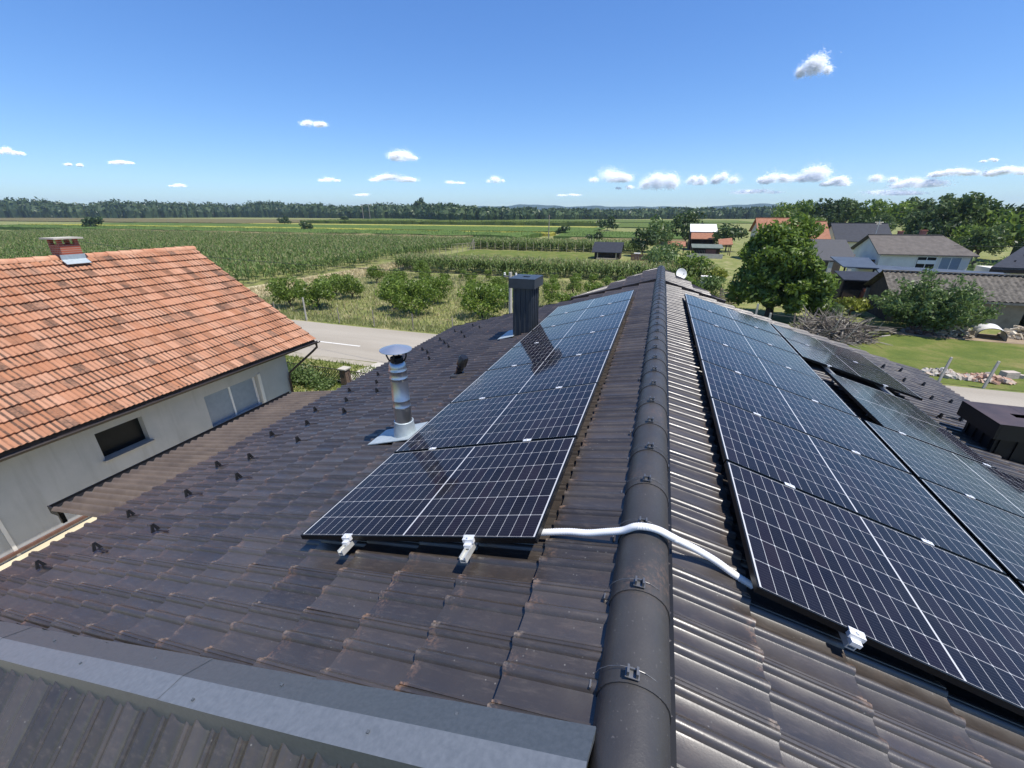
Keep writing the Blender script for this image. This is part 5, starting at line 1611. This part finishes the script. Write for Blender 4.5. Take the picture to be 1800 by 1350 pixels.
wf = empty('wire_fence', (0, 21.0, 0), 'thin wire fence with concrete posts along the far side of the road', 'fence')
px_ = [-27, -24.4, -21.8, -19.1, -16.4, -13.6, -10.9, -8.2, -5.5, -2.8, 0, 2.8, 5.6, 8.6, 11.85, 13.35, 16.0, 18.6]
for i, x in enumerate(px_):
    h = 1.55 if x == -21.8 else (1.15 if x < 9 else 1.2)
    b = MB(); lean = .07 if x > 9 else RNG.normal(0, .02)
    big = x > 9 or x == -21.8
    b.box((x + lean * h / 2, 21.0, h / 2), (.075 if big else .045, .075 if big else .045, h if big else h * .9), Matrix.Rotation(lean, 3, 'Y'), taper=.9)
    b.build('post', M['concrete'] if big else M['wood_grey'], wf)
b = MB()
for z in (.35, .65, .95): b.tube([(-27, 21.0, z), (-10, 21.0, z - .02), (0, 21.0, z), (19, 21.0, z)], .0025, 4)
b.build('fence_wire', M['wood_dark'], wf)
gs = empty('garden_fence', (-22, 78, 0), 'fence of thin pale stakes around the green lawn', 'fence')
for i in range(17):
    x = -34.6 + i * 1.55
    b = MB(); b.box((x, 77.0 + .3 * math.sin(i * 2.1), .75), (.07, .07, 1.5 + .3 * math.sin(i * 1.7))); b.build('stake', M['wood_pale'], gs)
for i in range(9):
    y = 58.5 + i * 2.1
    b = MB(); b.box((-34.3 + .05 * i, y, .7), (.07, .07, 1.4)); b.build('stake', M['wood_pale'], gs)
b = MB()
b.tube([(-35.0, 76, 0), (-34.4, 77, 2.0)], .05, 6); b.tube([(-33.9, 76, 0), (-34.4, 77, 2.0)], .05, 6); b.tube([(-34.6, 78, 0), (-34.4, 77, 2.0)], .05, 6); b.tube([(-40.5, 73, .9), (-33.9, 77, 1.3)], .04, 6)
tag(b.build('wooden_tripod', M['wood_grey']), 'tripod of leaning poles at the left corner of the fenced lawn', 'tripod')

# ------------------------------------------------------------------ clouds: lumps of many small puffs, far away and high
F_ = 718.84
yaw, pit = -0.3317, -0.3971
fv = np.array([math.sin(yaw) * math.cos(pit), math.cos(yaw) * math.cos(pit), math.sin(pit)])
rv = np.array([math.cos(yaw), -math.sin(yaw), 0.]); uv_ = np.cross(rv, fv)
def far_point(px, py, dist):
    d = fv + (px - 900) / F_ * rv - (py - 675) / F_ * uv_
    return d / np.linalg.norm(d) * dist + np.array([0, 0, ZC])
OCT = np.array([(1, 0, 0), (-1, 0, 0), (0, 1, 0), (0, -1, 0), (0, 0, 1), (0, 0, -1)], float)
OF = np.array([(0, 2, 4), (2, 1, 4), (1, 3, 4), (3, 0, 4), (2, 0, 5), (1, 2, 5), (3, 1, 5), (0, 3, 5)])
CLOUDS = [(1434, 114, 56, 40, 5, 'single round white cloud high in the blue on the right'), (553, 216, 46, 15, 4, 'small flat cloud alone in the upper left sky'),
          (707, 273, 58, 22, 5, 'bright puffy cloud left of the middle, above a flatter one'), (692, 312, 78, 17, 5, 'wide flat cloud directly below the bright puffy one'),
          (216, 284, 38, 12, 3, 'small cloud over the orange roof, the larger of a pair'), (130, 288, 22, 9, 2, 'tiny cloud over the orange roof, the smaller of a pair'), (14, 266, 36, 13, 3, 'cloud at the left picture edge'),
          (578, 315, 38, 10, 3, 'thin cloud low left of the flat wide one'), (871, 315, 32, 15, 3, 'small cloud above the left chimney'), (796, 320, 44, 8, 3, 'faint flat cloud left of the one above the chimney'),
          (1072, 308, 74, 28, 6, 'ragged cloud at the left end of the long cloud bank'), (1163, 315, 70, 40, 7, 'tallest brightest cloud of the bank above the ridge'), (1228, 314, 44, 24, 4, 'small cloud right of the tallest one'), (1277, 311, 48, 27, 4, 'round cloud in the middle of the bank'),
          (1362, 311, 56, 26, 5, 'cloud left of the wide one over the walnut tree'), (1428, 305, 66, 32, 6, 'wide high cloud over the walnut tree'), (1476, 318, 54, 20, 4, 'low cloud right of the wide high one'),
          (1548, 312, 46, 22, 3, 'faint cloud above the grey house'), (1618, 320, 74, 22, 5, 'flat cloud above the trees on the right'), (1678, 301, 62, 20, 5, 'bright cloud above the slender tree'), (1774, 300, 60, 18, 4, 'cloud at the right picture edge'), (1740, 281, 24, 8, 2, 'tiny high cloud near the right edge'),
          (1000, 342, 44, 6, 2, 'faint thin cloud streak low over the hills, left of the ridge'), (1320, 336, 90, 10, 3, 'faint long streak under the middle of the cloud bank'), (1560, 338, 110, 12, 3, 'faint long streak low above the trees on the right'), (1100, 328, 36, 10, 2, 'small faint cloud under the ragged one at the left end of the bank'), (640, 342, 40, 6, 2, 'faint thin streak low over the far forest, left of the middle'), (315, 326, 30, 6, 2, 'faint small streak above the far forest on the left')]
for ci, (px, py, w, h, nl, lab) in enumerate(CLOUDS):
    rg = np.random.default_rng(400 + ci)
    D = 3900.
    c = far_point(px, py, D)
    k = D / math.hypot(F_, math.hypot(px - 900, py - 675))
    rx, rz = w / 2 * k, h / 2 * k
    rz_v = rz / math.cos(math.atan2(c[2], math.hypot(c[0], c[1])))
    out = np.array([c[0], c[1], 0.]); out /= np.linalg.norm(out); side = np.array([out[1], -out[0], 0.])
    P = []
    n = int((1300 + w * h * 5.6) * (1. if nl > 3 else .55))
    lum = []
    for q in range(nl * 2 + 1):
        f = rg.uniform(-.8, .8)
        lum.append((f, -.55 + rg.uniform(0, 1.0) * (1 - abs(f)), rg.uniform(.26, .50) * (1 - .4 * abs(f))))
    for _ in range(n):
        f, z, r = lum[int(rg.integers(len(lum)))]
        d = rg.normal(0, .60, 3) * (1.35 if rg.uniform() < .15 else 1.)
        x, y_, zz = f + d[0] * r * .8, d[1] * r, z + d[2] * r * 1.1
        if zz < -.72: zz = -.72 + rg.normal(0, .08)
        P.append(c + side * x * rx + out * y_ * rx * .8 + np.array([0, 0, zz * rz_v]))
    P = np.array(P)
    S = (2.0 + 3.6 * rg.uniform(0, 1, n) ** 2) * (1.1 if w > 50 else .9)
    Nn = -out * .75 + np.array([.12, 0, .80]) + rg.normal(0, .20, (n, 3))
    Nn /= np.linalg.norm(Nn, axis=1)[:, None]
    T = np.cross(Nn, rg.normal(0, 1, (n, 3))); T /= np.linalg.norm(T, axis=1)[:, None]
    B = np.cross(Nn, T)
    V = np.stack([P + (T * math.cos(q) + B * math.sin(q)) * S[:, None] for q in np.arange(6) * math.pi / 3], 1).reshape(-1, 3)
    F = np.arange(6 * n).reshape(-1, 6)
    tag(obj('cloud', V, F, M['cloud'], ), lab, 'cloud', 'small white clouds over the horizon')

# ------------------------------------------------------------------ haze
hm = bpy.data.materials.new('haze')
hm.use_nodes = True
nt = hm.node_tree
for n_ in list(nt.nodes):
    if n_.type == 'BSDF_PRINCIPLED': nt.nodes.remove(n_)
pv = nt.nodes.new('ShaderNodeVolumePrincipled')
pv.inputs['Color'].default_value = (.62, .80, 1., 1)
pv.inputs['Density'].default_value = .00016
pv.inputs['Anisotropy'].default_value = .2
nt.links.new(pv.outputs[0], nt.nodes['Material Output'].inputs['Volume'])
b = MB(); b.box((-200, 1900, 50), (8500, 4800, 104)); 
hz = b.build('haze', hm)
tag(hz, 'thin bluish summer haze over the fields', 'haze', None, 'stuff')
